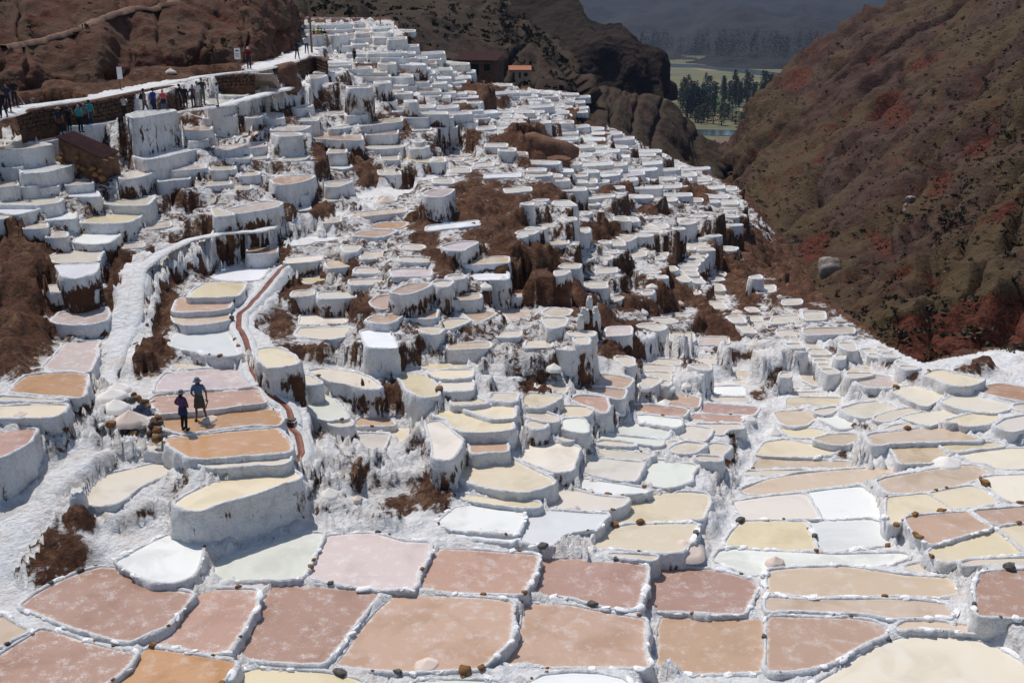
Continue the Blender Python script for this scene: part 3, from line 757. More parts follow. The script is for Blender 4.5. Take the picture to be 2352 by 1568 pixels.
# ------------------------------------------------------------------ walkways that hold the ground up (tile coordinates -> plan, level)
def T(c, r, *pts): return [(TX(c, a), TY(r, b), cz(TX(c, a), TY(r, b), z)) for a, b, z in pts]
WALKS = {
 'upper': (1.5, T(0, 0, (-500, 1230, -7.0), (0, 1060, -6.5), (200, 985, -6.35), (500, 945, -6.25), (900, 895, -6.1), (1300, 815, -5.9), (1600, 750, -5.6), (1900, 695, -5.2), (2300, 650, -4.8)) + T(1, 0, (120, 610, -4.7), (330, 555, -4.6), (470, 490, -4.4), (440, 420, -4.2), (415, 340, -3.9))),
 'lower': (1.1, T(0, 0, (540, 1225, -7.8), (900, 1150, -7.75), (1150, 1105, -7.6), (1500, 1052, -7.2), (1800, 1000, -6.7), (2020, 975, -6.45), (2352, 880, -6.35)) + T(1, 0, (350, 790, -6.4), (550, 735, -6.5), (700, 680, -6.45), (830, 625, -6.3), (940, 588, -6.1), (840, 545, -6.0), (640, 530, -5.9))),
 'middle': (.95, T(1, 1, (1850, 30, -12.2), (1500, 100, -12.0), (1050, 240, -11.9), (1000, 330, -11.9), (700, 420, -11.75), (400, 470, -11.7), (200, 510, -11.7)) + T(0, 1, (2352, 555, -11.65), (2050, 570, -11.65), (1720, 640, -11.75), (1470, 760, -11.95), (1290, 900, -12.3), (1245, 1100, -12.8), (1225, 1300, -13.3), (1200, 1450, -13.7)) + T(0, 2, (1080, 80, -14.0), (1010, 300, -14.35), (1000, 550, -14.6), (900, 800, -14.75))),
 'bottom': (.8, T(0, 2, (900, 800, -14.75), (800, 1050, -14.95), (640, 1230, -15.05), (480, 1430, -15.35), (330, 1568, -15.7)) + T(0, 3, (230, 180, -16.0), (60, 430, -16.4), (-40, 640, -16.8), (60, 850, -17.05), (260, 990, -17.1), (460, 1070, -17.1))),
}
CHP = T(1, 1, (270, 885, 0), (220, 920, 0), (150, 1000, 0), (60, 1120, 0), (0, 1180, 0)) + T(0, 1, (2290, 1250, 0), (2200, 1330, 0), (2195, 1450, 0)) + T(0, 2, (2260, 0, 0), (2290, 150, 0)) + T(1, 2, (-30, 280, 0), (60, 420, 0), (150, 520, 0), (260, 590, 0), (300, 640, 0), (320, 720, 0), (310, 790, 0), (390, 880, 0), (410, 960, 0), (420, 1040, 0), (370, 1110, 0), (320, 1150, 0))
WALKS['channel'] = (.75, [(x, y, float(zprior(x, y)) + .10) for x, y, _ in CHP])
WALKS['ridge'] = (.7, T(2, 1, (1180, 1550, -16.9), (1320, 1480, -16.9), (1480, 1448, -17.0), (1620, 1490, -17.1), (1800, 1520, -17.3), (2000, 1580, -17.6)) + T(2, 2, (2200, 90, -17.9), (2352, 135, -18.1)))
PADS = []       # flat platforms
for poly, z in ((T(2, 2, (0, 62, 0), (180, 48, 0), (420, 45, 0), (660, 50, 0), (780, 80, 0), (760, 100, 0), (500, 92, 0), (220, 90, 0), (10, 92, 0)), -15.15),
                (T(0, 2, (760, 760, 0), (880, 420, 0), (1000, 340, 0), (1210, 420, 0), (1240, 640, 0), (1380, 700, 0), (1460, 830, 0), (1000, 850, 0), (760, 840, 0)), -14.62),
                (T(1, 2, (570, 1260, 0), (760, 1330, 0), (1040, 1440, 0), (1080, 1500, 0), (1000, 1568, 0), (700, 1568, 0), (600, 1400, 0)), -16.25),
                (T(1, 2, (570, 930, 0), (720, 945, 0), (1080, 985, 0), (1000, 1080, 0), (800, 1140, 0), (680, 1090, 0)), -15.45),
                (T(2, 2, (290, 290, 0), (560, 260, 0), (560, 330, 0), (330, 330, 0)), -15.4),
                (T(2, 2, (1540, 320, 0), (1700, 380, 0), (1730, 480, 0), (1560, 470, 0)), -17.1),
                (T(2, 2, (900, 540, 0), (1010, 560, 0), (1140, 690, 0), (900, 660, 0)), -16.6),
                (T(2, 2, (1680, 1160, 0), (2060, 1150, 0), (1950, 1280, 0), (1640, 1300, 0)), -17.3),
                (T(2, 3, (480, 250, 0), (640, 150, 0), (820, 180, 0), (720, 330, 0), (500, 335, 0)), -16.75),
                (T(1, 0, (270, 150, 0), (1040, 160, 0), (1040, 190, 0), (400, 200, 0)), -1.6)):
    z = z + float(np.mean(corr(np.array([p[0] for p in poly]), np.array([p[1] for p in poly])))); PADS.append(np.c_[atz([p[0] for p in poly], [p[1] for p in poly], z)])
EXTRA = '''1705,446,-27 1745,500,-27 1790,550,-28 1850,600,-30 1900,640,-30 1940,700,-27 2000,770,-24.5 2040,800,-23.5 2120,840,-21.5 2250,838,-20.5 2400,850,-20.5 1660,415,-27 1600,385,-24 1520,345,-20 1400,285,-16.8 1340,270,-15.6 1760,560,-24 1830,640,-24 1900,720,-22.5 1960,760,-21.8
1100,180,-9.5 1000,110,-5.6 930,60,-2.6 850,35,-1.2 780,40,-1.3 700,50,-1.4 720,90,-3.3 -150,300,-6.9 -150,600,-12.3 -150,900,-14 -150,1200,-16 -150,1500,-17.3 2500,900,-19 2500,1200,-18.1 2500,1500,-17.8 600,1700,-17.3 1800,1700,-17.5'''
EX = np.array([[float(v) for v in t.split(',')] for t in EXTRA.split()])
TC = np.array([P.c for P in PONDS if not P.far]); TZ = np.array([P.z for P in PONDS if not P.far]); pk = np.array([np.hypot(*(TC - q).T).min() > 45 for q in PR[:, :2]])
gz = tps(np.r_[TC, PR[pk, :2], EX[:, :2]], np.r_[TZ, PR[pk, 2] + corr(PR[pk, 0], PR[pk, 1]), EX[:, 2] + np.where(EX[:, 0] < 1300, corr(EX[:, 0], EX[:, 1]), 0)], .05)
# ------------------------------------------------------------------ ground heights from everything that holds level
SMP = []; OWN = []; PLAT = []          # samples, owner ids, plateaus (outline, level)
def samp(a, own=-1):
    if len(a): SMP.append(np.asarray(a, float)); OWN.append(np.full(len(a), own))
for i, P in enumerate(PONDS): PLAT.append((P.o, P.z, max(P.dist, 76) if P.far else P.dist, P.step))
for pd in PADS:
    q = pd[:, :2]; a = .5 * np.sum(q[:, 0] * np.roll(q[:, 1], -1) - np.roll(q[:, 0], -1) * q[:, 1]); q = q if a > 0 else q[::-1]; PLAT.append((resample(soften(q), .12), pd[0, 2], float(np.hypot(*q.mean(0))), .12))
for i, (o, z, ds, st0) in enumerate(PLAT):
    k = max(1, int((.16 if ds < 75 else .4) / st0)); e = o[::k]; n = normals(o)[::k]; samp(np.c_[e + n * .12, np.full(len(e), z + (.03 if ds < 70 else -.1))], i)
    b0, b1 = o.min(0), o.max(0); st = max(.35, ds * .008); gx, gy = np.meshgrid(np.arange(b0[0], b1[0], st), np.arange(b0[1], b1[1], st)); g = np.c_[gx.ravel(), gy.ravel()]
    if len(g): g = g[inside(o - normals(o) * .25, g)]; samp(np.c_[g, np.full(len(g), z - (.35 if i < len(PONDS) else 0))], i)
# level ground between neighbouring ponds of about the same height
RG = [(o[::max(1, int(.2 / st0))], z, ds) for o, z, ds, st0 in PLAT]
for i in range(len(RG)):
    a, za, da = RG[i]; ca = a.mean(0); ra = np.hypot(*(a - ca).T).max()
    for j in range(i):
        b, zb_, db = RG[j]; mx = 2.8 if da < 75 else 3.4
        if abs(za - zb_) > .95 or np.hypot(*(ca - b.mean(0))) > ra + np.hypot(*(b - b.mean(0)).T).max() + mx: continue
        dmat = np.hypot(a[:, None, 0] - b[None, :, 0], a[:, None, 1] - b[None, :, 1]); kk = dmat.argmin(1); dd_ = dmat.min(1)
        for m_ in np.nonzero((dd_ < mx) & (dd_ > .3))[0]:
            t_ = np.arange(.22, dd_[m_] - .15, .22) / dd_[m_]
            if len(t_): q = a[m_] + (b[kk[m_]] - a[m_]) * t_[:, None]; samp(np.c_[q, za + (zb_ - za) * (t_ > .5) + .02], -4)
WPTS = {}
for nm, (wd, pts) in WALKS.items():
    pts = np.array(pts); t = np.linspace(0, len(pts) - 1, len(pts) * 22); ii = np.arange(len(pts)); q = np.c_[np.interp(t, ii, pts[:, 0]), np.interp(t, ii, pts[:, 1]), np.interp(t, ii, pts[:, 2])]
    for _ in range(6): q[1:-1] = .25 * q[:-2] + .5 * q[1:-1] + .25 * q[2:]
    W3 = atz(q[:, 0], q[:, 1], q[:, 2]); WPTS[nm] = (wd, W3)
    tn = np.gradient(W3[:, :2], axis=0); tn /= np.linalg.norm(tn, axis=1)[:, None] + 1e-9; nn = np.c_[-tn[:, 1], tn[:, 0]]
    for o in (-.75, -.4, 0, .4, .75): samp(np.c_[W3[:, :2] + nn * o * wd, W3[:, 2] - .03], -2)
gx, gy = np.meshgrid(np.arange(-260, 2620, 15.), np.arange(30, 1720, 9.)); G = np.c_[gx.ravel(), gy.ravel()]
near = np.zeros(len(G), bool)
for P in PONDS:
    c = P.f.mean(0); near |= inside(c + (P.f - c) * 1.0 + np.sign(P.f - c) * 24, G)
for nm, (wd, W3) in WPTS.items():
    fx, fy = tof(W3); near |= (np.hypot(G[:, :1] - fx[::4][None], (G[:, 1:] - fy[::4][None])).min(1) < 34)
G = G[~near]; zz = np.minimum(gz(G[:, 0], G[:, 1]), -1.0)
q3 = atz(G[:, 0], G[:, 1], zz); stp = np.where((G[:, 1] > 1180) | ((G[:, 0] > 1620) & (G[:, 1] > 830)), .25, .85); ph = fbm(q3 * .13, 2, 77) * 1.2; fr = zz / stp + ph; fl_ = np.floor(fr); tr = fr - fl_; zz = (fl_ - ph + np.clip((tr - .35) * 1.5, 0, 1) * .55 + .2) * stp; samp(atz(G[:, 0], G[:, 1], zz - .15), -3)
# where a plateau stands above its surroundings the ground starts at the wall's foot
S0, O0 = np.concatenate(SMP), np.concatenate(OWN); k0 = kdtree.KDTree(len(S0))
for i, q in enumerate(S0): k0.insert((q[0], q[1], 0), i)
k0.balance(); OL = O0.tolist(); ZL = S0[:, 2].tolist(); drop = np.zeros(len(S0), bool); FOOT = []; ring = {}
for i in np.unique(O0[O0 >= 0]): ring[i] = np.nonzero(O0 == i)[0]
PC = np.array([np.r_[o.mean(0), z] for o, z, _, _ in PLAT])
for i, (o, z, ds, st0) in enumerate(PLAT):
    dxy = PC[:, :2] - PC[i, :2]; wl = np.exp(-(dxy ** 2).sum(1) / (2 * (4 + ds * .06) ** 2)); Am = np.c_[dxy, np.ones(len(PC))]; gr = np.linalg.lstsq(Am * wl[:, None], PC[:, 2] * wl, rcond=None)[0][:2]; dn = -gr / (np.linalg.norm(gr) + .02)
    k = max(1, int((.16 if ds < 75 else .4) / st0)); e = o[::k]; n = normals(o)[::k]; rk = ring.get(i, [])[:len(e)]; off = .34 if ds < 75 else .5
    for j in range(len(e)):
        nx_, ny_ = float(n[j, 0]), float(n[j, 1]); near_ = [(k_, d_) for _, k_, d_ in k0.find_n((e[j, 0] + nx_ * (off + .12), e[j, 1] + ny_ * (off + .12), 0), 36) if OL[k_] != i][:8]
        if not near_: continue
        sw_ = sz_ = 0.
        for k_, d_ in near_: w_ = 1 / (d_ * d_ + .02) ** 1.6; sw_ += w_; sz_ += w_ * ZL[k_]
        zl = sz_ / sw_; fd = nx_ * dn[0] + ny_ * dn[1]
        if zl < z - .3 and fd < .3:
            dn_ = min(d_ for _, d_ in near_)
            for r_ in np.arange(.3, min(1.3, dn_ * .6), .2): FOOT.append((e[j, 0] + n[j, 0] * r_, e[j, 1] + n[j, 1] * r_, z - .03 - .12 * r_))
        elif zl < z - .3: drop[rk[j]] = True; FOOT.append((e[j, 0] + n[j, 0] * off, e[j, 1] + n[j, 1] * off, max(zl, z - 2.4))); FOOT.append((e[j, 0] + n[j, 0] * (off - .14), e[j, 1] + n[j, 1] * (off - .14), max(zl, z - 2.4)))
NWS = int((O0 != -3)[~drop].sum()) + len(FOOT); FOOT = np.array(FOOT); kp = (O0 != -3) & ~drop
SMP = np.concatenate([S0[kp], FOOT, S0[O0 == -3]]); OF = np.r_[O0[kp], np.full(len(FOOT), -5), O0[O0 == -3]]
kd = kdtree.KDTree(len(SMP))
for i, s in enumerate(SMP): kd.insert((s[0], s[1], 0), i)
kd.balance(); SZ = SMP[:, 2]
def H(xy, nb=18, full=False):
    xy = np.asarray(xy, float); idx = np.empty((len(xy), nb), np.int64); dd = np.empty((len(xy), nb))
    for k, (x, y) in enumerate(xy):
        r = kd.find_n((x, y, 0), nb); idx[k] = [q[1] for q in r]; dd[k] = [q[2] for q in r]
    z = SZ[idx]; lowest = np.where(dd < dd[:, :1] * 1.6 + .5, z, 99).min(1)[:, None]
    pw = np.where(idx[:, :1] < NWS, 2.3, 2.2); wg = 1 / (dd ** 2 + np.where(idx[:, :1] < NWS, .02, .06)) ** pw * np.exp(-1.2 * np.clip(z - lowest, -2, 6)); r_ = (z * wg).sum(1) / wg.sum(1); return (r_, idx[:, 0], dd[:, 0]) if full else r_

# ------------------------------------------------------------------ bare red earth, as seen: tile, centre, radii, amount, mound height
BARE = [T4.split() for T4 in BARE_TEXT.split('\n')]
BARE = [(TX(int(t[0]), v[0]), TY(int(t[1]), v[1]), max(v[2] / 4, 1), max(v[3] / 4, 1), v[4], v[5]) for t, s in BARE for t, v in [(t, [float(q) for q in s.split(',')])] if v[2] > 0]
BAREA = np.array(BARE)
def bare(p3):                                  # -> amount of bare earth, mound height
    fx, fy = tof(p3); p3 = np.asarray(p3); wob = fbm(p3 * .8, 4, 5) * .42
    am = np.zeros(len(p3)); mh = np.zeros(len(p3))
    for (cx, cy, rx, ry, a, m) in BARE:
        r = np.hypot((fx - cx) / rx, (fy - cy) / ry) + wob; k = np.clip((1.45 - r) / .95, 0, 1); am = np.maximum(am, k * a); mh = np.maximum(mh, m * np.clip((1.1 - r) / .8, 0, 1))
    return am, mh
def base_dirt(p3):
    fx, fy = tof(p3); d = np.where(fy > 1190, .12, np.where(fy > 820, .36, .52)); d = np.where((fx > 1600) & (fy > 780), .20, d); return np.where(fy < 330, .48, d)
# ------------------------------------------------------------------ ground sheet (fan-shaped grid, finest near the camera)
az = np.radians(np.linspace(-32, 32, 570)); rr = [14.0]
while rr[-1] < 250: rr.append(rr[-1] * 1.0057 if rr[-1] < 150 else rr[-1] * 1.012)
rr = np.array(rr); A2, R2 = np.meshgrid(az, rr); GX, GY = (R2 * np.sin(A2)).ravel(), (R2 * np.cos(A2)).ravel()
wp = np.c_[GX, GY, GX * 0]; wamp = np.minimum(.25, R2.ravel() * .004); GZ, hi, hold = H(np.c_[GX + fbm(wp * .9, 3, 51) * wamp, GY + fbm(wp * .9, 3, 61) * wamp], 10, True); gp = np.c_[GX, GY, GZ]
for P in PONDS:                                       # never above a pond's brine
    b0, b1 = P.o.min(0), P.o.max(0); m_ = np.nonzero((GX > b0[0]) & (GX < b1[0]) & (GY > b0[1]) & (GY < b1[1]))[0]
    if len(m_): m_ = m_[inside(P.o, np.c_[GX[m_], GY[m_]])]; gp[m_, 2] = np.minimum(gp[m_, 2], P.z - .06)
am, mh = bare(gp); dz = gp.copy(); dz[:, 2] *= .6
rough = fbm(dz * 1.2, 4, 3, .5) * (.12 + .16 * am) + np.abs(fbm(dz * .4, 3, 9)) * am * .45
hold[hi >= len(SMP) - len(G)] = 2   # stay put on and beside ponds and paths
keep = np.clip((hold - .15) / .7, 0, 1)
gp[:, 2] += keep * (mh + rough) - .02
nr, na = len(rr), len(az); i0 = (np.arange(nr - 1)[:, None] * na + np.arange(na - 1)[None]).ravel()
fxg, fyg = tof(gp); GK = inside(np.array([(-900, 200), (0, 200), (300, 150), (560, 90), (640, 20), (880, 25), (912, 48), (970, 108), (1064, 145), (1084, 188), (1110, 183), (1302, 206), (1342, 240), (1322, 268), (1350, 284), (1390, 281), (1495, 338), (1565, 368), (1648, 403), (1715, 440), (1785, 520), (1825, 575), (1895, 678), (1980, 742), (2045, 792), (2122, 832), (2210, 800), (2380, 790), (3500, 790), (3500, 3500), (-900, 3500)], float), np.c_[fxg, fyg])
FQ = np.c_[i0, i0 + 1, i0 + na + 1, i0 + na]; FQ = FQ[GK[FQ].all(1) & (np.ptp(gp[FQ][:, :, 2], axis=1) < np.where(R2.ravel()[FQ[:, 0]] > 120, 2.6, 9))]; gm = mesh('ground', gp, FQ)
gd = np.minimum(base_dirt(gp) + .02 + am * .52, .84); gd = np.where((OF[hi] == -2) & (hold < .7), np.minimum(gd, .06), gd)
out = ~inside(np.array([(-900, 250), (300, 215), (640, 130), (700, 60), (900, 45), (965, 110), (1065, 150), (1075, 195), (1110, 185), (1300, 210), (1345, 240), (1330, 275), (1390, 283), (1500, 340), (1640, 405), (1700, 445), (1770, 520), (1800, 570), (1870, 680), (1960, 740), (2030, 790), (2110, 835), (2300, 800), (3500, 800), (3500, 2600), (-900, 2600)], float), np.c_[fxg, fyg])
gd = np.where(out & (hold > .5), .95, gd); fattr(gm, 'dirt', gd)
tag(add('ground', gm, M_GROUND), kind='structure')
for nm, (wd, W3) in WPTS.items():
    if nm not in ('upper', 'lower', 'middle'): continue
    if nm == 'middle': W3 = W3[tof(W3)[0] < 640]; wd = .8
    tn = np.gradient(W3[:, :2], axis=0); tn /= np.linalg.norm(tn, axis=1)[:, None] + 1e-9; nn = np.c_[-tn[:, 1], tn[:, 0]]; V = []; prof = ((-.55, -.14), (-.5, -.02), (-.2, .015), (.2, .02), (.5, -.01), (.55, -.14))
    for o, hz in prof:
        q = np.c_[W3[:, :2] + nn * (o * wd * .85 * (1 + .3 * vnoise(W3 * .9 + o, 4)) * np.minimum(1, np.minimum(np.arange(len(W3)), np.arange(len(W3))[::-1]) / 9 + .05))[:, None], W3[:, 2] + (hz if nm != 'middle' else hz * .6 - .01) + .025 + .02 * vnoise(W3 * 2.1 + o * 9, 8)]; V.append(q)
    m_ = len(W3); V = np.concatenate(V); ii = (np.arange(len(prof) - 1)[:, None] * m_ + np.arange(m_ - 1)[None]).ravel()
    pm = mesh('path', V, np.c_[ii, ii + m_, ii + m_ + 1, ii + 1]); fattr(pm, 'dirt', np.full(len(V), {'upper': .30, 'lower': .12}.get(nm, .22))); tag(add('path', pm, M_GROUND), kind='structure')

def hit(fx, fy, d0=18., d1=230.):                # where the sight line of a plan point meets the ground or a pond
    d = d0 * (d1 / d0) ** np.linspace(0, 1, 420); q = atd(fx, fy, d[:, None][:, 0]) if False else np.stack([np.asarray(ray(fx, fy)[k]) * d for k in range(3)], -1); h = H(q[:, :2], 10)
    for P in PONDS:
        if abs(P.c[0] - fx) < 260 and abs(P.c[1] - fy) < 120: m_ = inside(P.o, q[:, :2]); h[m_] = np.maximum(h[m_], P.z)
    k = np.nonzero(q[:, 2] < h)[0]; k = k[0] if len(k) else len(d) - 1; return np.array([q[k, 0], q[k, 1], h[k]])
# ------------------------------------------------------------------ the salt ponds
COL = {'p': (186, 147, 125, .6), 'q': (196, 161, 133, .35), 't': (207, 183, 155, .12), 'a': (196, 149, 106, .08), 'y': (227, 209, 174, .1), 'c': (230, 217, 196, .2),
       'm': (229, 228, 218, .5), 'w': (243, 241, 237, .6), 'l': (208, 188, 178, .9), 'g': (221, 221, 210, .2), 'e': (217, 207, 190, .15)}
CNAME = {'p': 'pinkish brown', 'q': 'pale tan', 't': 'tan', 'a': 'amber', 'y': 'pale yellow', 'c': 'cream', 'm': 'milky white', 'w': 'dry white', 'l': 'pinkish white', 'g': 'greenish white', 'e': 'greyish cream'}
ZONE = {(0, 3): 'at the lower left corner', (1, 3): 'along the bottom edge left of centre', (2, 3): 'along the bottom edge right of centre', (3, 3): 'in the lower right corner',
        (0, 2): 'around the two workers', (1, 2): 'right of the red channel and the workers', (2, 2): 'in the middle of the flat ponds', (3, 2): 'on the right-hand flat below the gully',
        (0, 1): 'on the left slope below the rusty hut', (1, 1): 'on the middle slope above the red channel', (2, 1): 'on the slope right of centre', (3, 1): 'beside the gully',
        (0, 0): 'below the tourists at upper left', (1, 0): 'on the upper slope below the viewing platform', (2, 0): 'on the far slope below the dark cliff', (3, 0): 'far right'}
ORD = ['leftmost', 'second from left', 'third from left', 'fourth from left', 'fifth from left', 'sixth from left', 'seventh from left', 'eighth from left', 'ninth from left', 'tenth from left', 'eleventh from left', 'twelfth from left'] + ['%dth from left' % k for k in range(13, 60)]
groups = {}
for P in PONDS:
    if not P.far: groups.setdefault((P.tile, P.col), []).append(P)
for (tl, c), L in groups.items():
    L.sort(key=lambda P: P.c[0])
    for k, P in enumerate(L):
        P.label = '%s salt pond %s' % (CNAME[c], ZONE[tl]) if len(L) == 1 else '%s salt pond %s, %s' % (CNAME[c], ZONE[tl], ORD[k])
vis = sorted(PONDS, key=lambda P: -P.area / P.dist ** 2)
BIG = set(id(P) for P in vis[:299] if True)
far_parts = []; OCC = set(); NST = [0]
M_STW = NT('salt_caked_stone'); M_STW = M_STW.out(M_STW.mix(M_STW.ramp(M_STW.noise(9, 4), .60, .68), (.84, .83, .825, 1), (.30, .22, .16, 1)), .9, M_STW.noise(14, 5), .03, .8, .15)
STONE_M = (M_STW, plain('ochre_stone', (.30, .155, .065), .9, .55, 9, bump=14, dist=.03), plain('grey_stone', (.15, .14, .125), .9, .6, 9, bump=14, dist=.03))
def rockmesh(seed, k=2):
    bm = bmesh.new(); bmesh.ops.create_cube(bm, size=2); bmesh.ops.subdivide_edges(bm, edges=bm.edges[:], cuts=k - 1, use_grid_fill=True)
    V = np.array([v.co for v in bm.verts]); V = V / (np.linalg.norm(V, axis=1)[:, None] ** .75); V *= 1 + .34 * vnoise(V * 1.3 + seed * 7.3, seed)[:, None]
    for v, q in zip(bm.verts, V): v.co = q
    me = bpy.data.meshes.new('stone'); bm.to_mesh(me); bm.free(); me.polygons.foreach_set('use_smooth', [seed % 2 != 0] * len(me.polygons)); return me
STONES = {}
for m_ in STONE_M:
    STONES[m_.name] = []
    for k in range(5): q_ = rockmesh(k + 1); q_.materials.append(m_); STONES[m_.name].append(q_)
def brine_mesh(o, n, P):
    N = len(o); k = 1.0 if P.area > 5 and P.dist < 75 else (.4 if P.area > 1.5 else .15); V = np.concatenate([np.c_[o + n * d, np.full(N, P.z + h)] for d, h in ((.06, 0), (.05, .006), (-.24 * k, .0015))]) - P.ctr; i = np.arange(N); j = (i + 1) % N
    F = [list(range(N))] + [[a + N, b + N, b + 2 * N, a + 2 * N] for a, b in zip(i, j)]
    me = mesh('brine', V, F, False); fattr(me, 'edge', np.repeat([0., 1., 0.], N)); return me
for P in PONDS:
    o = P.o; n = normals(o); N = len(o); sc = 1.0 if P.dist < 60 else min(1.5, P.dist / 60)
    ext = np.r_[o + n * .5, o + n * 1.1][::max(1, N // 40)]; D = float(np.clip(P.z - H(ext, 6).min() + .5, .45, 5.0))
    P.tile == (0, 0) and None; P.stony = random.choice((0, 0, 0, .08, .16, .3)); P.dd = random.choice((-.14, -.05, 0, .10, .24, .32)); P.dd = min(P.dd, -.05) if P.tile == (0, 0) else P.dd; rw = random.uniform(.10, .14) * min(sc, 1.25)
    rows = [(.0, -.04), (.015, .02), (.3 * rw, .045), (.65 * rw, .052), (rw, .045), (rw + .03, -.01)]
    st = max(.11, P.dist * .0038); k = max(2, int(D / st))
    for a in range(1, k + 1): d = D * a / k; rows.append((rw + .06 * d + (.05 if a > 1 else .02), -.04 - d))
    rows = np.array(rows); R = len(rows)
    XY = o[None] + n[None] * rows[:, 0][:, None, None]; V = np.concatenate([XY, np.broadcast_to(P.z + rows[:, 1][:, None, None], (R, N, 1))], 2)
    q = V.copy(); q[..., 2] *= .4
    lump = vnoise(q * 3.3, 21) * .5 + vnoise(q * 7.3, 22) * .5; wide = fbm(q * .8, 2, 23)
    wallness = np.clip((np.arange(R) - 4) / 2, 0, 1)[:, None]; rim = np.clip((np.arange(R)) / 2, 0, 1)[:, None]
    amp = rim * (.025 + .085 * wallness); V[..., :2] += n[None] * (amp * lump * 1.2 + wallness * .08 * wide)[..., None]
    V[..., 2] += np.where(np.arange(R)[:, None] < 6, rim * ((.055 if P.dist < 48 else .03) * lump + .02 * wide), 0)
    top = (.03 * vnoise(np.c_[o * 1.1, np.full(N, P.z)], 31) + .01); V[2:5, :, 2] += top
    i0 = np.arange(R - 1)[:, None] * N + np.arange(N)[None]; i1 = np.arange(R - 1)[:, None] * N + (np.arange(N)[None] + 1) % N
    F = np.stack([i0, i0 + N, i1 + N, i1], -1).reshape(-1, 4)
    Vw = V.reshape(-1, 3); am_, _ = bare(Vw); dirt = np.clip(base_dirt(Vw) + (.20 if P.far and P.c[1] < 330 else (.13 if P.far else .10)) + P.dd + am_ * .24 + .16 * wide.ravel(), 0, 1) * np.clip((np.arange(R) - 4) / 4, .0, 1).repeat(N)
    dirt = np.where(np.repeat(np.arange(R), N) < 5, np.minimum(dirt, .05), dirt)
    if id(P) not in BIG:
        far_parts.append((Vw, F, dirt, P)); continue
    root = thing('salt_pond', getattr(P, 'label', None), 'salt pond', tuple(P.ctr), 0, 'salt ponds on the terraced hillside'); P.far and None
    if P.far:
        if P.c[1] < 250 or P.c[0] > 1176 and P.c[1] < 480: root['label'] = 'small white-walled salt pond in the packed terraces of the far slope'; root['group'] = 'small ponds of the far slope'
        else: root['label'] = 'small crusted salt pond squeezed in between the larger ponds of the slope'; root['group'] = 'small ponds between the larger ones'
    me = mesh('wall', Vw - P.ctr, F); fattr(me, 'dirt', dirt); add('wall', me, M_WALL, root)
    bm_ = brine_mesh(o, n, P); b = add('brine', bm_, M_BRINE, root)
    r_, g_, b_, cr = COL[P.col]; j = random.uniform(.94, 1.04); gy_ = .35 * r_ + .5 * g_ + .15 * b_; r_, g_, b_ = (v + (gy_ - v) * .10 for v in (r_, g_, b_)); c = lin(min(255, r_ * j), min(255, g_ * j), min(255, b_ * j * random.uniform(.97, 1.03))); b.color = (c[0], c[1], c[2], cr)
    P.root = root
    if P.dist < 52 and not P.far and len(STONES):
        fg = P.c[1] > 1190; sp_ = .24 if fg else .5; per = np.r_[0, np.cumsum(np.linalg.norm(np.diff(np.r_[o, o[:1]], axis=0), axis=1))]
        for d_ in np.arange(0, per[-1], sp_):
            if random.random() > (.78 if fg else P.stony): continue
            i_ = min(N - 1, int(np.searchsorted(per, d_))); q_ = o[i_] + n[i_] * (rw * .7 + .02); key = (round(q_[0] / .27), round(q_[1] / .27))
            if any((key[0] + a, key[1] + b) in OCC for a in (-1, 0, 1) for b in ((-1, 0, 1) if fg else (0,))) and (fg and (key in OCC or random.random() < .6) or not fg): continue
            OCC.add(key); u_ = random.random(); mt = STONE_M[0] if u_ < (.85 if fg else .4) else STONE_M[1 if u_ < .94 else 2]
            s_ = random.choice((.05, .07, .09, .11, .15)) * (1.0 if fg else 1.1) * (.85 if mt == STONE_M[0] else random.uniform(.7, 1.15))
            so_ = add('stone', random.choice(STONES[mt.name]), None, root, (q_[0] - P.ctr[0], q_[1] - P.ctr[1], (.0 if mt == STONE_M[0] else .04) + .15 * s_))
            so_.rotation_euler = (random.uniform(-.25, .25), random.uniform(-.25, .25), math.atan2(n[i_][0], -n[i_][1]) + random.uniform(-.5, .5)); so_.scale = (s_ * random.uniform(1.2, 2.2), s_ * random.uniform(.8, 1.2), s_ * random.uniform(.5, .8)) if mt == STONE_M[0] else (s_ * random.uniform(1.0, 1.5), s_ * random.uniform(.75, 1.05), s_ * random.uniform(.6, .95)); NST[0] += 1
if far_parts:                                              # the rest of the far terraces, too many to take singly
    off = 0; VV, FF, DD = [], [], []; BV, BF = [], []
    for Vw, F, d, P in far_parts:
        VV.append(Vw); FF.append(F + off); DD.append(d); off += len(Vw); s0 = sum(map(len, BV)); BV.append(np.c_[P.o + normals(P.o) * .06, np.full(len(P.o), P.z)]); BF.append([s0 + k for k in range(len(P.o))])
    me = mesh('far_salt_ponds', np.concatenate(VV), np.concatenate(FF)); fattr(me, 'dirt', np.concatenate(DD)); fo = add('far_salt_ponds', me, M_WALL)
    tag(fo, 'mass of tiny white salt terraces packed on the far slope', 'salt ponds', kind='stuff')
    bm_ = mesh('brine', np.concatenate(BV), BF, False); b = add('brine', bm_, M_BRINE, fo); b.color = lin(212, 198, 178)[:3] + (.4,); b['kind'] = 'stuff'
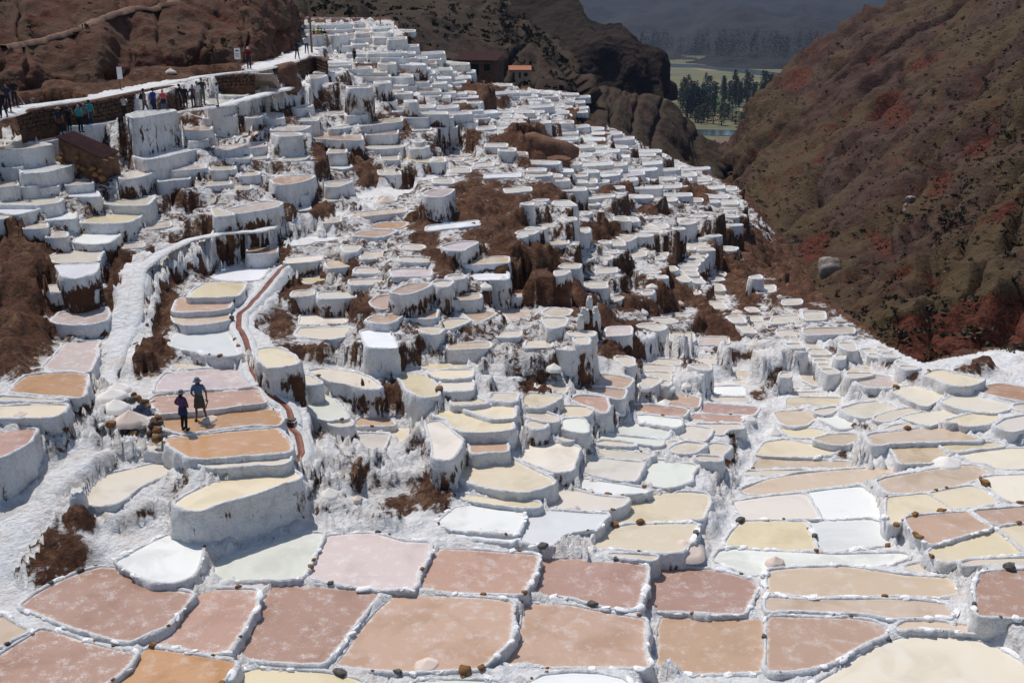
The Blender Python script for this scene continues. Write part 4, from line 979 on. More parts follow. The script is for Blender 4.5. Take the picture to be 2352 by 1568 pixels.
# ------------------------------------------------------------------ hillsides, cliffs, the far valley
def cr(P, t):                                   # Catmull-Rom along axis 0
    n = len(P); i = np.clip(np.floor(t).astype(int), 0, n - 2); f = (t - i)[:, None, None]
    g = lambda k: P[np.clip(k, 0, n - 1)]
    a, b, c, d = 2 * g(0 * i + i - 1) - 0 if False else g(i - 1), g(i), g(i + 1), g(i + 2)
    return .5 * ((2 * b) + (c - a) * f + (2 * a - 5 * b + 4 * c - d) * f ** 2 + (3 * b - a - 3 * c + d) * f ** 3)
def loft(cols, nu, nv):                         # control columns of (plan x, plan y, depth) -> grid of points
    P = np.array([[atd(*q) for q in c] for c in cols]); A = cr(P, np.linspace(0, len(cols) - 1, nu)); B = cr(A.transpose(1, 0, 2), np.linspace(0, P.shape[1] - 1, nv)).transpose(1, 0, 2); return B
def gnorm(B):
    n = np.cross(np.gradient(B, axis=0), np.gradient(B, axis=1)); n /= np.linalg.norm(n, axis=-1)[..., None] + 1e-9
    s = np.sign((n * -B).sum(-1)); s[s == 0] = 1; return n * s[..., None]
def gridmesh(name, B):
    nu, nv = B.shape[:2]; ii = (np.arange(nu - 1)[:, None] * nv + np.arange(nv - 1)[None]).ravel(); F = np.c_[ii, ii + 1, ii + nv + 1, ii + nv]
    return mesh(name, B.reshape(-1, 3), F)
def m_hill(name, a, b, c, grass, sc=1.0, speck=(.30, .26, .23, 1), sp=.70):
    t = NT(name); n1 = t.noise(.045 * sc, 5, .6); n2 = t.noise(.35 * sc, 6, .65); n3 = t.noise(2.2 * sc, 5, .7); cut = t.at('cut')
    col = t.mix(t.ramp(n2, .38, .62), a, b); col = t.mix(t.ma('MULTIPLY', t.ramp(t.ma('ADD', n1, t.ma('MULTIPLY', n2, .25)), .56, .70), .8), col, grass)
    col = t.mix(t.ma('MULTIPLY', t.ramp(n3, .52, .66), .55), col, c)
    col = t.mix(t.ramp(t.ma('ADD', cut, t.ma('MULTIPLY', t.ma('SUBTRACT', t.ma('ADD', t.ma('MULTIPLY', n2, .6), t.ma('MULTIPLY', t.noise(.12 * sc, 5, .6), .4)), .5), 3.2)), .45, .75), col, t.mix(t.ramp(n3, .4, .6), (.066, .022, .014, 1), (.145, .049, .030, 1)))
    col = t.mix(t.ramp(t.noise(3.1 * sc, 3, .8), sp, sp + .03), col, speck)
    return t.out(col, .95, t.ma('ADD', n3, t.ma('MULTIPLY', n2, 2)), .5 / sc, .9, .1)
M_HILLR = m_hill('scrubby_red_hillside', (.068, .034, .024, 1), (.098, .062, .047, 1), (.036, .033, .028, 1), (.105, .072, .036, 1), .8, (.26, .24, .22, 1), .67)
M_HILLL = m_hill('bare_red_hillside', (.100, .044, .029, 1), (.155, .076, .053, 1), (.065, .032, .022, 1), (.125, .078, .050, 1), 2.2)
M_HILLC = m_hill('dark_brown_scrub_slope', (.055, .036, .026, 1), (.085, .056, .040, 1), (.030, .026, .020, 1), (.075, .055, .032, 1), .55, sp=.74)
M_CLIFF = m_hill('cloud_shaded_dark_cliff', (.030, .019, .015, 1), (.048, .032, .024, 1), (.018, .015, .013, 1), (.040, .030, .020, 1), .4, sp=.80)  # dark rock, with cloud shadow also put into these base colours
def hill(name, cols, nu, nv, mat, amp, sc, cutf=None, ridge=0., seed=0, gul=0, gf=9):
    B = loft(cols, nu, nv); n = gnorm(B); q = B * sc
    dsp = fbm(q, 5, seed, .55) * amp - np.abs(fbm(q * .6, 3, seed + 40)) * amp * 1.2 * (ridge > 0) * ridge
    uu, vv = np.meshgrid(np.linspace(0, 1, nu), np.linspace(0, 1, nv), indexing='ij'); gq = np.stack([uu * gf + .25 * fbm(q * .5, 3, seed + 3), vv * 1.6, uu * 0], -1); gl = 1 - np.abs(fbm(gq, 3, seed + 60)) * 1.6; gl = np.clip(gl, 0, 1) ** 3
    dsp = dsp - gl * gul; B = B + n * dsp[..., None]; fx, fy = tof(B); cut = cutf(fx, fy, dsp / amp) if cutf else np.zeros(fx.shape); cut = cut + gl * .28 * (gul > 0)
    if cutf is not None: B = B - n * (np.clip(cut, 0, 1) * amp * .5)[..., None]
    me = gridmesh(name, B); fattr(me, 'cut', cut.ravel()); o = tag(add(name, me, mat), kind='structure'); return B
def blob(fx, fy, L):
    r = np.zeros(fx.shape)
    for cx, cy, rx, ry, rot in L:
        c, s = math.cos(math.radians(rot)), math.sin(math.radians(rot)); dx, dy = fx - cx, fy - cy; u, v = (dx * c + dy * s) / rx, (-dx * s + dy * c) / ry
        r = np.maximum(r, np.clip(1.3 - np.hypot(u, v), 0, 1))
    return r
RIGHT = [[(1665, 418, 400), (1695, 380, 400), (1782, 288, 400), (1940, 138, 400), (2118, 5, 400), (2340, -150, 400)],
 [(1645, 408, 330), (1662, 372, 320), (1745, 270, 310), (1900, 120, 305), (2080, -3, 300), (2300, -150, 300)],
 [(1705, 470, 220), (1760, 420, 230), (1860, 300, 240), (2010, 160, 250), (2180, 30, 250), (2400, -120, 250)],
 [(1830, 585, 150), (1900, 535, 160), (1990, 400, 178), (2110, 250, 195), (2270, 90, 200), (2450, -60, 200)],
 [(1930, 690, 104), (1990, 640, 112), (2090, 500, 130), (2200, 330, 150), (2340, 150, 160), (2520, 0, 165)],
 [(2020, 790, 78), (2060, 700, 84), (2160, 580, 100), (2280, 420, 115), (2420, 250, 130), (2600, 100, 135)],
 [(2110, 845, 68), (2150, 745, 71), (2280, 620, 84), (2400, 480, 96), (2520, 320, 105), (2700, 150, 115)],
 [(2330, 865, 61), (2370, 725, 64), (2480, 620, 74), (2600, 480, 84), (2700, 330, 95), (2850, 200, 100)]]
RIGHT = [[(c[0][0] - 60, c[0][1] + 30, c[0][2] - 3)] + c for c in RIGHT]
def cut_right(fx, fy, d):
    return np.maximum(blob(fx, fy, [(2300, 470, 130, 26, -32), (2200, 755, 230, 85, -12), (2180, 745, 180, 60, -12), (1870, 560, 50, 70, 60), (2050, 250, 70, 45, -40), (2150, 420, 60, 30, -45), (1830, 190, 60, 30, -45), (2250, 330, 60, 25, -35), (2330, 700, 70, 60, 0), (2020, 560, 70, 30, 50), (2120, 140, 60, 18, -25), (2060, 620, 60, 20, -30)]) * .85 + .35 * (blob(fx, fy, [(2200, 755, 240, 70, -12)]) > .2), .24)
BR = hill('hillside', RIGHT, 420, 320, M_HILLR, 1.9, .10, cut_right, .9, 3, 4.0, 13)
def zd(x, y, z): return float(z / ray(x, y)[2])
LB = [(-300, 330, -7.2), (-120, 290, -7.0), (0, 245, -6.5), (60, 235, -6.4), (125, 224, -6.3), (225, 215, -6.1), (280, 205, -6.0), (325, 197, -5.9), (400, 182, -5.5), (470, 168, -5.2), (525, 161, -5.0), (570, 155, -4.8), (612, 146, -4.7), (655, 134, -4.6), (684, 118, -4.4), (692, 100, -4.2), (694, 84, -3.9)]
LU = [(230, 125, -40), (215, 120, -40), (165, 90, -40), (150, 85, -40), (162, 80, -40), (142, 68, -40), (165, 75, -40), (120, 60, -40), (135, 60, -40), (110, 48, -40), (102, 48, -40), (105, 40, -40), (92, 38, -40), (82, 30, -40), (74, 22, -40), (60, 15, -40), (46, 8, -45)]
LEFT = []
for k, ((x, y, z), (y1, y2, y3)) in enumerate(zip(LB, LU)):
    d = zd(x, y, z); t = max(0, (k - 12) / 4); LEFT.append([(x, y + 6, d - .2), (x - 1 - 3 * t, y1, d + .7), (x - 2 - 25 * t, y2, d + 5), (x - 5 - 60 * t, y3, d + 13), (x - 10 - 90 * t, y3 - 120, d + 30)])
LEFT.append([(x - 14, yy + 4, dd + 16) for x, yy, dd in LEFT[-1]])
TRAIL = np.array([(0, 106), (60, 97), (130, 80), (190, 62), (250, 32), (300, 17), (350, 18), (400, 0)], float)
def cut_left(fx, fy, d):
    r = blob(fx, fy, [(120, 190, 90, 26, -10), (250, 175, 60, 30, 0), (360, 150, 80, 24, -15), (470, 130, 60, 24, -10), (90, 40, 80, 30, -20), (480, 35, 70, 14, 14), (660, 90, 40, 40, 0), (560, 110, 50, 24, -20)]); return r * .55 + .05
BL = hill('hillside', LEFT, 420, 150, M_HILLL, .34, .42, cut_left, .9, 8, .45, 14)
fx, fy = tof(BL); tq = np.concatenate([np.linspace(a, b, 40) for a, b in zip(TRAIL[:-1], TRAIL[1:])])      # foot trail on the left hillside
pts = BL.reshape(-1, 3); kf = kdtree.KDTree(len(pts))
for i, (a, b) in enumerate(zip(fx.ravel(), fy.ravel())): kf.insert((a, b, 0), i)
kf.balance(); TR = np.array([pts[kf.find((a, b, 0))[1]] for a, b in tq])
for _ in range(12): TR[1:-1] = .25 * TR[:-2] + .5 * TR[1:-1] + .25 * TR[2:]
M_TRAIL = plain('trodden_earth', (.235, .14, .10), .95, .35, 3)
tn = np.gradient(TR[:, :2], axis=0); tn /= np.linalg.norm(tn, axis=1)[:, None] + 1e-9; nn = np.c_[-tn[:, 1], tn[:, 0]]; V = np.concatenate([np.c_[TR[:, :2] + nn * o, TR[:, 2] + h] for o, h in ((-.6, -.3), (-.45, .04), (0, .07), (.45, .08), (.6, -.2))]); m_ = len(TR)
ii = (np.arange(4)[:, None] * m_ + np.arange(m_ - 1)[None]).ravel(); tag(add('path', mesh('path', V, np.c_[ii, ii + m_, ii + m_ + 1, ii + 1]), M_TRAIL), kind='structure')
SLOPE = [[(480, 60, 150), (480, 15, 190), (480, -30, 240), (480, -90, 320)], [(700, 45, 165), (700, 10, 200), (700, -30, 250), (700, -90, 330)], [(830, 50, 178), (835, 18, 220), (850, -20, 270), (860, -80, 340)], [(930, 85, 185), (955, 40, 225), (1000, 0, 275), (1040, -60, 340)], [(1045, 150, 192), (1090, 90, 228), (1125, 30, 268), (1150, -30, 320)],
 [(1170, 192, 200), (1195, 130, 230), (1190, 70, 262), (1165, 10, 300)], [(1318, 215, 212), (1288, 158, 236), (1245, 104, 260), (1195, 50, 285)], [(1335, 228, 262), (1305, 178, 280), (1262, 128, 300), (1210, 70, 320)]]
SLOPE = [[(c[0][0], c[0][1] + 45, c[0][2] - 6)] + c for c in SLOPE]
BC = hill('hillside', SLOPE, 220, 120, M_HILLC, 2.0, .06, lambda a, b, d: blob(a, b, [(770, 35, 90, 16, 0), (1100, 220, 60, 30, 30)]) * .5, .8, 13, 3, 8)
CLIFF = [[(1150, 240, 325), (1150, 200, 332), (1130, 150, 335), (1100, 60, 355), (1050, -60, 390)], [(1250, 240, 322), (1250, 203, 328), (1248, 160, 332), (1240, 60, 348), (1215, -60, 380)], [(1350, 238, 318), (1350, 199, 324), (1348, 150, 327), (1340, 70, 338), (1325, -18, 358)],
 [(1405, 236, 318), (1405, 199, 323), (1400, 150, 326), (1395, 85, 333), (1372, 28, 350)], [(1455, 236, 320), (1455, 200, 324), (1452, 160, 326), (1448, 110, 331), (1437, 40, 345)], [(1500, 232, 326), (1500, 202, 328), (1497, 170, 330), (1492, 140, 333), (1470, 98, 342)],
 [(1538, 226, 334), (1537, 205, 336), (1533, 180, 338), (1530, 150, 340), (1522, 121, 345)], [(1532, 234, 420), (1530, 212, 420), (1520, 190, 420), (1516, 165, 420), (1506, 140, 420)]]
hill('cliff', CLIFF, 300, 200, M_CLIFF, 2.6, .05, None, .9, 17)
LOWER = [[(1170, 300, 196), (1180, 240, 232), (1180, 196, 315)], [(1320, 292, 196), (1320, 245, 230), (1325, 197, 318)], [(1400, 310, 196), (1400, 250, 235), (1400, 198, 320)], [(1470, 352, 200), (1455, 275, 245), (1450, 200, 322)], [(1560, 400, 205), (1520, 310, 262), (1510, 212, 328)], [(1640, 440, 228), (1590, 355, 285), (1562, 238, 336)], [(1668, 405, 310), (1650, 358, 325), (1600, 288, 345)], [(1695, 372, 352), (1690, 356, 360), (1655, 335, 368)], [(1700, 410, 430), (1695, 385, 440), (1660, 360, 445)]]
LOWER = [[(c[0][0] - 10, c[0][1] + 40, c[0][2] - 6)] + c for c in LOWER]
hill('hillside', LOWER, 260, 140, M_HILLC, 1.6, .06, lambda a, b, d: blob(a, b, [(1380, 300, 60, 18, 30), (1330, 265, 30, 16, 20)]) * .5, .9, 23, 1.6, 9)
MTN = []
for x in (1150, 1300, 1450, 1600, 1750, 1900, 2050, 2200, 2350): b_ = 18 * math.sin(x * .013); MTN.append([(x, 160, 1350), (x, 128 + b_ * .4, 1500), (x - 20, 85 + b_, 1750), (x - 60, 40 + b_, 2200), (x - 100, -40, 2900), (x - 150, -160, 3800)])
M_MTN = m_hill('far_mountainside', (.034, .034, .030, 1), (.046, .044, .038, 1), (.026, .030, .026, 1), (.050, .047, .036, 1), .09, sp=.85)  # cloud shadow over the mountain is painted in as low base colours
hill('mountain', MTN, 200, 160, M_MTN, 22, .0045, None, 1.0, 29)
# valley floor, river, fields
VZ = -80.0
def flatpoly(name, pts, z, mat, kind='structure'):
    V = atz([p[0] for p in pts], [p[1] for p in pts], z); return tag(add(name, mesh(name, V, [list(range(len(V)))], False), mat), kind=kind)
vf = NT('valley_meadow'); n = vf.noise(.006, 5); n2 = vf.noise(.03, 5, stretch=(.25, 1, 1))
M_VAL = vf.out(vf.mix(vf.ramp(n2, .35, .65), vf.mix(vf.ramp(n, .4, .6), (.13, .12, .058, 1), (.09, .10, .045, 1)), (.17, .15, .085, 1)), .95)
tag(add('valley_floor', mesh('valley_floor', [(-300, 360, VZ), (1500, 360, VZ), (1500, 2200, VZ), (-300, 2200, VZ)], [[0, 1, 2, 3]], False), M_VAL), kind='structure')
rv = NT('river_water'); M_RIV = rv.out((.055, .085, .085, 1), .12, rv.noise(.3, 4), .3, .2, .5)
flatpoly('river', [(1480, 146), (1600, 148), (1700, 156), (1790, 168), (1880, 176), (1990, 180), (1990, 190), (1880, 186), (1790, 178), (1690, 166), (1600, 156), (1480, 153)], VZ + .3, M_RIV)
flatpoly('river', [(1440, 214), (1530, 212), (1600, 204), (1640, 196), (1640, 206), (1600, 214), (1530, 222), (1440, 226)], VZ + .3, M_RIV)
flatpoly('river', [(1560, 296), (1640, 298), (1760, 301), (1760, 313), (1640, 311), (1560, 308)], VZ + .3, M_RIV)
M_FG, M_FY, M_FB = plain('green_crop', (.06, .12, .035), .95, .3, .05), plain('dry_field', (.26, .21, .11), .95, .25, .05), plain('ploughed_field', (.16, .11, .075), .95, .25, .05)
for nm, pts, m in (('field', [(1632, 224), (1655, 222), (1652, 248), (1632, 250)], M_FG), ('field', [(1600, 262), (1680, 258), (1780, 262), (1780, 276), (1690, 274), (1610, 280)], M_FY), ('field', [(1700, 248), (1800, 246), (1800, 254), (1700, 254)], M_FY), ('field', [(1560, 92 + 60), (1640, 150), (1700, 160), (1620, 164)], M_FY), ('field', [(1640, 316), (1740, 318), (1740, 332), (1640, 330)], M_FB), ('field', [(1870, 160), (1990, 163), (1990, 174), (1880, 172)], M_FY)):
    flatpoly(nm, pts, VZ + .15, m)
# ------------------------------------------------------------------ scrub and trees
def leafcloud(centres, sizes, nq, flat=.75, seed=0, col=None):
    r = np.random.default_rng(seed); n = len(centres); c = np.repeat(centres, nq, 0); s = np.repeat(sizes, nq)
    d = r.normal(size=(n * nq, 3)); d /= np.linalg.norm(d, axis=1)[:, None]; d[:, 2] = np.abs(d[:, 2]) * flat; p = c + d * (s * r.uniform(.25, 1, n * nq))[:, None]
    u = r.normal(size=(n * nq, 3)); u /= np.linalg.norm(u, axis=1)[:, None]; v = np.cross(u, r.normal(size=(n * nq, 3))); v /= np.linalg.norm(v, axis=1)[:, None]
    q = (s * r.uniform(.22, .42, n * nq))[:, None]; V = np.stack([p - u * q, p + v * q * .7, p + u * q, p - v * q * .7], 1).reshape(-1, 3)
    return V, np.arange(len(V)).reshape(-1, 4)
def m_leaf(name, a, b, sc=.4):
    t = NT(name); return t.out(t.mix(t.ramp(t.noise(sc, 3), .35, .65), a, b), .9, spec=.1)
M_SCRUB = m_leaf('dry_scrub_leaves', (.046, .042, .028, 1), (.085, .068, .044, 1)); M_SCRUBF = m_leaf('dark_scrub_leaves', (.024, .023, .014, 1), (.042, .036, .024, 1), .1)
def scrub(B, n, lo, hi, mat, label, seed, cond=None, nq=16, clump=.06):
    r = np.random.default_rng(seed); nu, nv = B.shape[:2]; P = []; tries = 0
    dens = fbm(B * clump, 3, seed)
    while len(P) < n and tries < n * 12:
        tries += 1; i, j = r.integers(0, nu), r.integers(0, nv); q = B[i, j]; fx, fy = tof(q)
        if -60 < fx < 2420 and -40 < fy < 900 and dens[i, j] > r.uniform(-.7, .35) and (cond is None or cond(fx, fy)): P.append(q)
    P = np.array(P); P[:, :2] += r.normal(size=(len(P), 2)) * .5; sz = r.uniform(lo, hi, len(P)) * r.choice((.6, .8, 1, 1.3), len(P))
    V, F = leafcloud(P, sz, nq, .7, seed); return tag(add('scrub', mesh('scrub', V, F, False), mat), label, 'scrub', None, 'stuff')
scrub(BR, 5200, .16, .55, M_SCRUB, 'dark scrub bushes scattered over the right-hand red hillside', 3, lambda x, y: y < 560 or random.random() < .3, nq=22)
scrub(BC, 900, .7, 1.7, M_SCRUBF, 'dark scrub bushes on the brown slope behind the salt terraces', 5, nq=12)
scrub(BL, 260, .15, .4, M_SCRUB, 'dry tufts on the bare left hillside above the path', 7, lambda x, y: y < 150 and (x > 420 or x < 60 or random.random() < .35), clump=.3)
def crown(seed, h, w, nq=230, kind=0):
    r = np.random.default_rng(seed); z = r.uniform(.12, 1, nq); wd = np.where(z < .3, .4 + 2 * z, 1.0) * (1.02 - z ** (2.2 if kind == 0 else 1.3)) ** .7 * w; wd = wd * (1 + .35 * np.sin(z * 17 + seed))
    a = r.uniform(0, 6.28, nq); rad = wd * np.sqrt(r.uniform(.1, 1, nq)); c = np.c_[np.cos(a) * rad, np.sin(a) * rad, z * h]; return leafcloud(c, np.full(nq, w * .42), 3, 1, seed)
TREEM = []; M_TREE = [m_leaf('eucalyptus_leaves', (.018, .028, .016, 1), (.038, .050, .026, 1), .05), m_leaf('light_tree_leaves', (.035, .05, .022, 1), (.07, .085, .035, 1), .05)]; M_BARK = plain('bark', (.10, .075, .055), .95)
for k in range(6): V, F = crown(k, 1, .13 + .02 * (k % 3), 150, k % 2); TREEM.append(mesh('crown', V, F, False))
def tube(pts, rad, n=6):
    pts = np.asarray(pts, float); V = []
    for i, p in enumerate(pts):
        t = pts[min(i + 1, len(pts) - 1)] - pts[max(i - 1, 0)]; t /= np.linalg.norm(t) + 1e-9; a = np.cross(t, (0, 0, 1) if abs(t[2]) < .9 else (1, 0, 0)); a /= np.linalg.norm(a); b = np.cross(t, a)
        for k in range(n): an = 2 * math.pi * k / n; V.append(p + (a * math.cos(an) + b * math.sin(an)) * rad[i])
    F = [[i * n + k, i * n + (k + 1) % n, (i + 1) * n + (k + 1) % n, (i + 1) * n + k] for i in range(len(pts) - 1) for k in range(n)]; F += [list(range(n))[::-1], list(range((len(pts) - 1) * n, len(pts) * n))]; return V, F
V, F = tube([(0, 0, -.02), (0, 0, .15), (.004, 0, .5), (0, 0, .9)], [.022, .016, .01, .003], 6); TRUNK = mesh('trunk', V, F)
def tree(fx, fy, h, k, label, group, mi=0, wide=1):
    p = atz(fx, fy, VZ); o = thing('valley_tree', label, 'tree', tuple(p), random.uniform(0, 6), group)
    ww = wide * rt.uniform(.75, 1.55)
    for nm, me, mt in (('trunk', TRUNK, M_BARK), ('crown', TREEM[k % 6], M_TREE[mi])): c = add(nm, me, mt, o); c.scale = (h * ww, h * ww, h)
rt = random.Random(5)
for k in range(44): tree(rt.uniform(1562, 1642), rt.uniform(230, 272), rt.uniform(15, 25), k, 'tall dark eucalyptus in the clump left of the green field', 'eucalyptus clump by the green field')
for k in range(110): tree(1655 + 215 * (k / 110) + rt.uniform(-5, 5), rt.uniform(222, 247), rt.choice((11, 14, 17, 20, 25)), k, 'tall dark eucalyptus in the long stand right of the green field', 'eucalyptus stand in the valley')
for k in range(46): tree(rt.uniform(1590, 1800), rt.uniform(268, 292), rt.uniform(7, 12), k, 'small valley tree among the dry fields near the river', 'small trees near the river', k % 2, 1.9)
cs = []; 
for k in range(420):
    x = rt.uniform(1462, 1905); y = rt.uniform(102, 146) if x < 1560 or rt.random() < .7 else rt.uniform(125, 150); 
    if 1545 < x < 1600 and y < 125: continue
    cs.append((x, y))
VV, FF, off = [], [], 0
for k, (x, y) in enumerate(cs):
    p = atd(x, y, 1350 + max(0, 160 - y) * 4.6) if y < 143 else atz(x, y, VZ); h = rt.uniform(16, 30) * (1 if y < 140 else .45); V, F = crown(k % 9, h, h * .17, 22, k % 2); VV.append(V + p); FF.append(F + off); off += len(V)
tag(add('woodland', mesh('woodland', np.concatenate(VV), np.concatenate(FF), False), M_TREE[0]), 'dark woodland at the foot of the far mountain', 'woodland', None, 'stuff')
# ------------------------------------------------------------------ box, prism and sheet helpers
def box(x0, x1, y0, y1, z0, z1): return [(x0, y0, z0), (x1, y0, z0), (x1, y1, z0), (x0, y1, z0), (x0, y0, z1), (x1, y0, z1), (x1, y1, z1), (x0, y1, z1)], [[3, 2, 1, 0], [4, 5, 6, 7], [0, 1, 5, 4], [1, 2, 6, 5], [2, 3, 7, 6], [3, 0, 4, 7]]
def join(*parts):
    V, F = [], []
    for v, f in parts: o = len(V); V += [tuple(p) for p in v]; F += [[i + o for i in q] for q in f]
    return V, F
def part(name, vf, mat, parent, smooth=False, loc=None): return add(name, mesh(name, vf[0], vf[1], smooth), mat, parent, loc)
M_RUST = NT('rusty_corrugated_sheet'); M_RUST = M_RUST.out(M_RUST.mix(M_RUST.ramp(M_RUST.noise(2, 5), .35, .7), (.045, .014, .012, 1), (.085, .028, .022, 1)), .75, spec=.25)
M_ADOBE = plain('adobe_brown', (.16, .085, .05), .95, .5, 2.5, bump=5, dist=.05); M_CREAM = plain('cream_plaster', (.55, .42, .27), .9, .2, 1); M_TILE = plain('orange_roof_tile', (.50, .20, .11), .85, .3, 4); M_DARKW = plain('dark_opening', (.02, .016, .014), .9); M_WOOD = plain('weathered_wood', (.22, .15, .10), .9, .4, 8)
M_WHITE = plain('white_paint', (.75, .75, .73), .6, .08, 4); M_METAL = plain('grey_sheet_metal', (.55, .56, .58), .45, .2, 1)
def corrugated(A, B, C, D, n=26, amp=.03):      # A-B eave edge, D-C opposite edge; ridges run A->D
    A, B, C, D = (np.array(q, float) for q in (A, B, C, D)); nr = np.cross(B - A, D - A); nr /= np.linalg.norm(nr); nr = nr * np.sign(nr[2]); V = []
    for i in range(n * 2 + 1):
        t = i / (n * 2); z = nr * amp * (1 if i % 2 else -1)
        for u in (0, 1): V.append((A + (B - A) * t) * (1 - u) + (D + (C - D) * t) * u + z)
    V += [np.array(v) - nr * .04 for v in V]; m = n * 2 + 1; F = [[2 * i, 2 * i + 2, 2 * i + 3, 2 * i + 1] for i in range(m - 1)]; F += [[q + 2 * m for q in f][::-1] for f in F]; return V, F
# rusty-roofed hut on the left slope
hb = hit(250, 448); d0 = hb[1] * CP - hb[2] * SP - .5; K = [atd(126, 313, d0 + .9), atd(168, 300, d0 + 3.0), atd(276, 347, d0 + 2.0), atd(232, 364, d0 - .1)]
hc = np.mean(K, 0); hut = thing('hut', 'adobe hut with rusty corrugated roof set into the left slope below tourists', 'hut', tuple(hc - np.array([0, 0, 2])))
og = np.array(hut.location); part('roof', corrugated(K[0] - og, K[3] - og, K[2] - og, K[1] - og, 22), M_RUST, hut)
ctr = np.mean(K, 0); W = [k + (ctr - k) * .10 - np.array([0, 0, .08]) for k in K]; bots = [hb[2] + 1.0, hb[2] + 1.0, hb[2] - .6, hb[2] - .6]; V = [w - og for w in W] + [np.array([w[0], w[1], b]) + (w - ctr) * np.array([.06, .06, 0]) - og for w, b in zip(W, bots)]
part('wall', (V, [[0, 1, 5, 4][::-1], [1, 2, 6, 5][::-1], [2, 3, 7, 6][::-1], [3, 0, 4, 7][::-1], [0, 1, 2, 3]]), M_ADOBE, hut)
for k in range(9):
    u = random.random(); q = W[0] * (1 - u) + W[3] * u + np.array([random.uniform(-.2, .1), -.18, -random.uniform(.5, 1.2)]); s_ = random.uniform(.14, .26); so_ = add('stone', random.choice(STONES['ochre_stone']), None, hut, tuple(q - og)); so_.scale = (s_, s_ * .8, s_ * .7); so_.rotation_euler = (random.random(), random.random(), random.random() * 3)
for u in (.25, .62, .9):
    q = K[3] * u + K[2] * (1 - u) - og; V, F = tube([q + np.array([-.5, .3, -.1]), q + np.array([.45, -.35, -.14])], [.05, .045], 6); part('roof_beam', (V, F), M_WOOD, hut)
def house(name, label, fx, fy, z, L, Wd, hgt, rh, rz, wm, rm, openings, mono=False, base=1.2):
    p = atz(fx, fy, z); o = thing(name, label, 'building', tuple(p), rz); hl, hw = L / 2, Wd / 2
    V, F = box(-hl, hl, -hw, hw, -base, hgt)
    if not mono: V += [(-hl, 0, hgt + rh), (hl, 0, hgt + rh)]; F += [[4, 8, 7], [5, 6, 9]]
    part('wall', (V, F), wm, o); e = .35; th = .1
    if mono: part('roof', corrugated((-hl - e, -hw - e, hgt + .1), (hl + e, -hw - e, hgt + .1), (hl + e, hw + e, hgt + rh), (-hl - e, hw + e, hgt + rh), 30, .05), rm, o)
    else:
        sl = rh / hw; R = [(-hl - e, -hw - e, hgt - e * sl + .06), (hl + e, -hw - e, hgt - e * sl + .06), (hl + e, 0, hgt + rh + .06), (-hl - e, 0, hgt + rh + .06), (-hl - e, hw + e, hgt - e * sl + .06), (hl + e, hw + e, hgt - e * sl + .06)]
        V = R + [(a, b, c + th) for a, b, c in R]; F = [[6, 7, 8, 9], [9, 8, 11, 10], [0, 3, 2, 1], [3, 4, 5, 2], [0, 1, 7, 6], [5, 4, 10, 11], [0, 6, 9, 3], [3, 9, 10, 4], [1, 2, 8, 7], [2, 5, 11, 8]]; part('roof', (V, F), rm, o)
    for (nm, x0, x1, z0, z1) in openings:
        f = part(nm, box(x0, x1, -hw - .06, -hw + .02, z0, z1), M_WOOD, o); part('panel' if nm == 'door' else 'pane', box(x0 + .12, x1 - .12, -hw - .075, -hw - .055, z0 + .1 * (nm != 'door'), z1 - .12), M_DARKW, f)
    return o
M_SHW = plain('shed_boards', (.20, .10, .06), .9, .4, 1.5)
house('storage_shed', 'long shed with dark red metal roof at the edge of the far salt terraces', 1102, 170, -11.2, 7.6, 5.0, 2.4, 1.5, -.32, M_SHW, M_RUST, [('door', -.8, .9, 0, 2.0), ('window', 1.6, 3.0, .6, 2.0), ('window', -3.2, -1.8, .8, 1.9)], True, 2)
house('roadside_house', 'small cream house with orange tiled roof near the far terraces', 1194, 178, -14.6, 4.4, 3.2, 1.7, .7, .03, M_CREAM, M_TILE, [('door', -1.7, -1.2, 0, 1.2), ('door', -.3, .2, 0, 1.2), ('window', .8, 1.7, .3, 1.1)], False, 2)
for k, (x, y, L, c, lb) in enumerate(((1672, 133, 16, 0, 'white-roofed farmhouse at the left end of the valley village'), (1696, 136, 12, 1, 'low valley house with grey sheet roof, second from the left in the village'), (1716, 132, 12, 0, 'valley house beside the woodland, third from the left in the village'), (1742, 134, 20, 0, 'long white-roofed barn in the middle of the valley village'), (1764, 128, 14, 0, 'white-roofed barn at the right end of the valley village'), (1888, 146, 14, 0, 'white-roofed house by the far river next to the right hillside'), (1892, 137, 12, 0, 'small white-roofed house just above another one by the right hillside'))):
    house('farmhouse', lb, x, max(y + 10, 144), VZ, L * .5, 5, 2.6, 1.3, .2 * (k % 3), M_CREAM, M_WHITE if c == 0 else M_METAL, [('window', -L / 6, -L / 6 + 1.2, 1, 2), ('door', 0, 1.2, 0, 2.1)], False, 1)
for k, (x, y, lb) in enumerate(((1694, 338, 'red-roofed house deep in the valley mouth, left of three'), (1706, 334, 'red-roofed house deep in the valley mouth, highest of three'), (1712, 344, 'red-roofed house deep in the valley mouth, right of three'))):
    house('valley_house', lb, x, y, VZ, 7, 5, 2.6, 1.4, .3 * k, M_CREAM, M_TILE, [('window', -2, -1, .8, 1.8), ('door', 1, 1.8, 0, 1.9)])
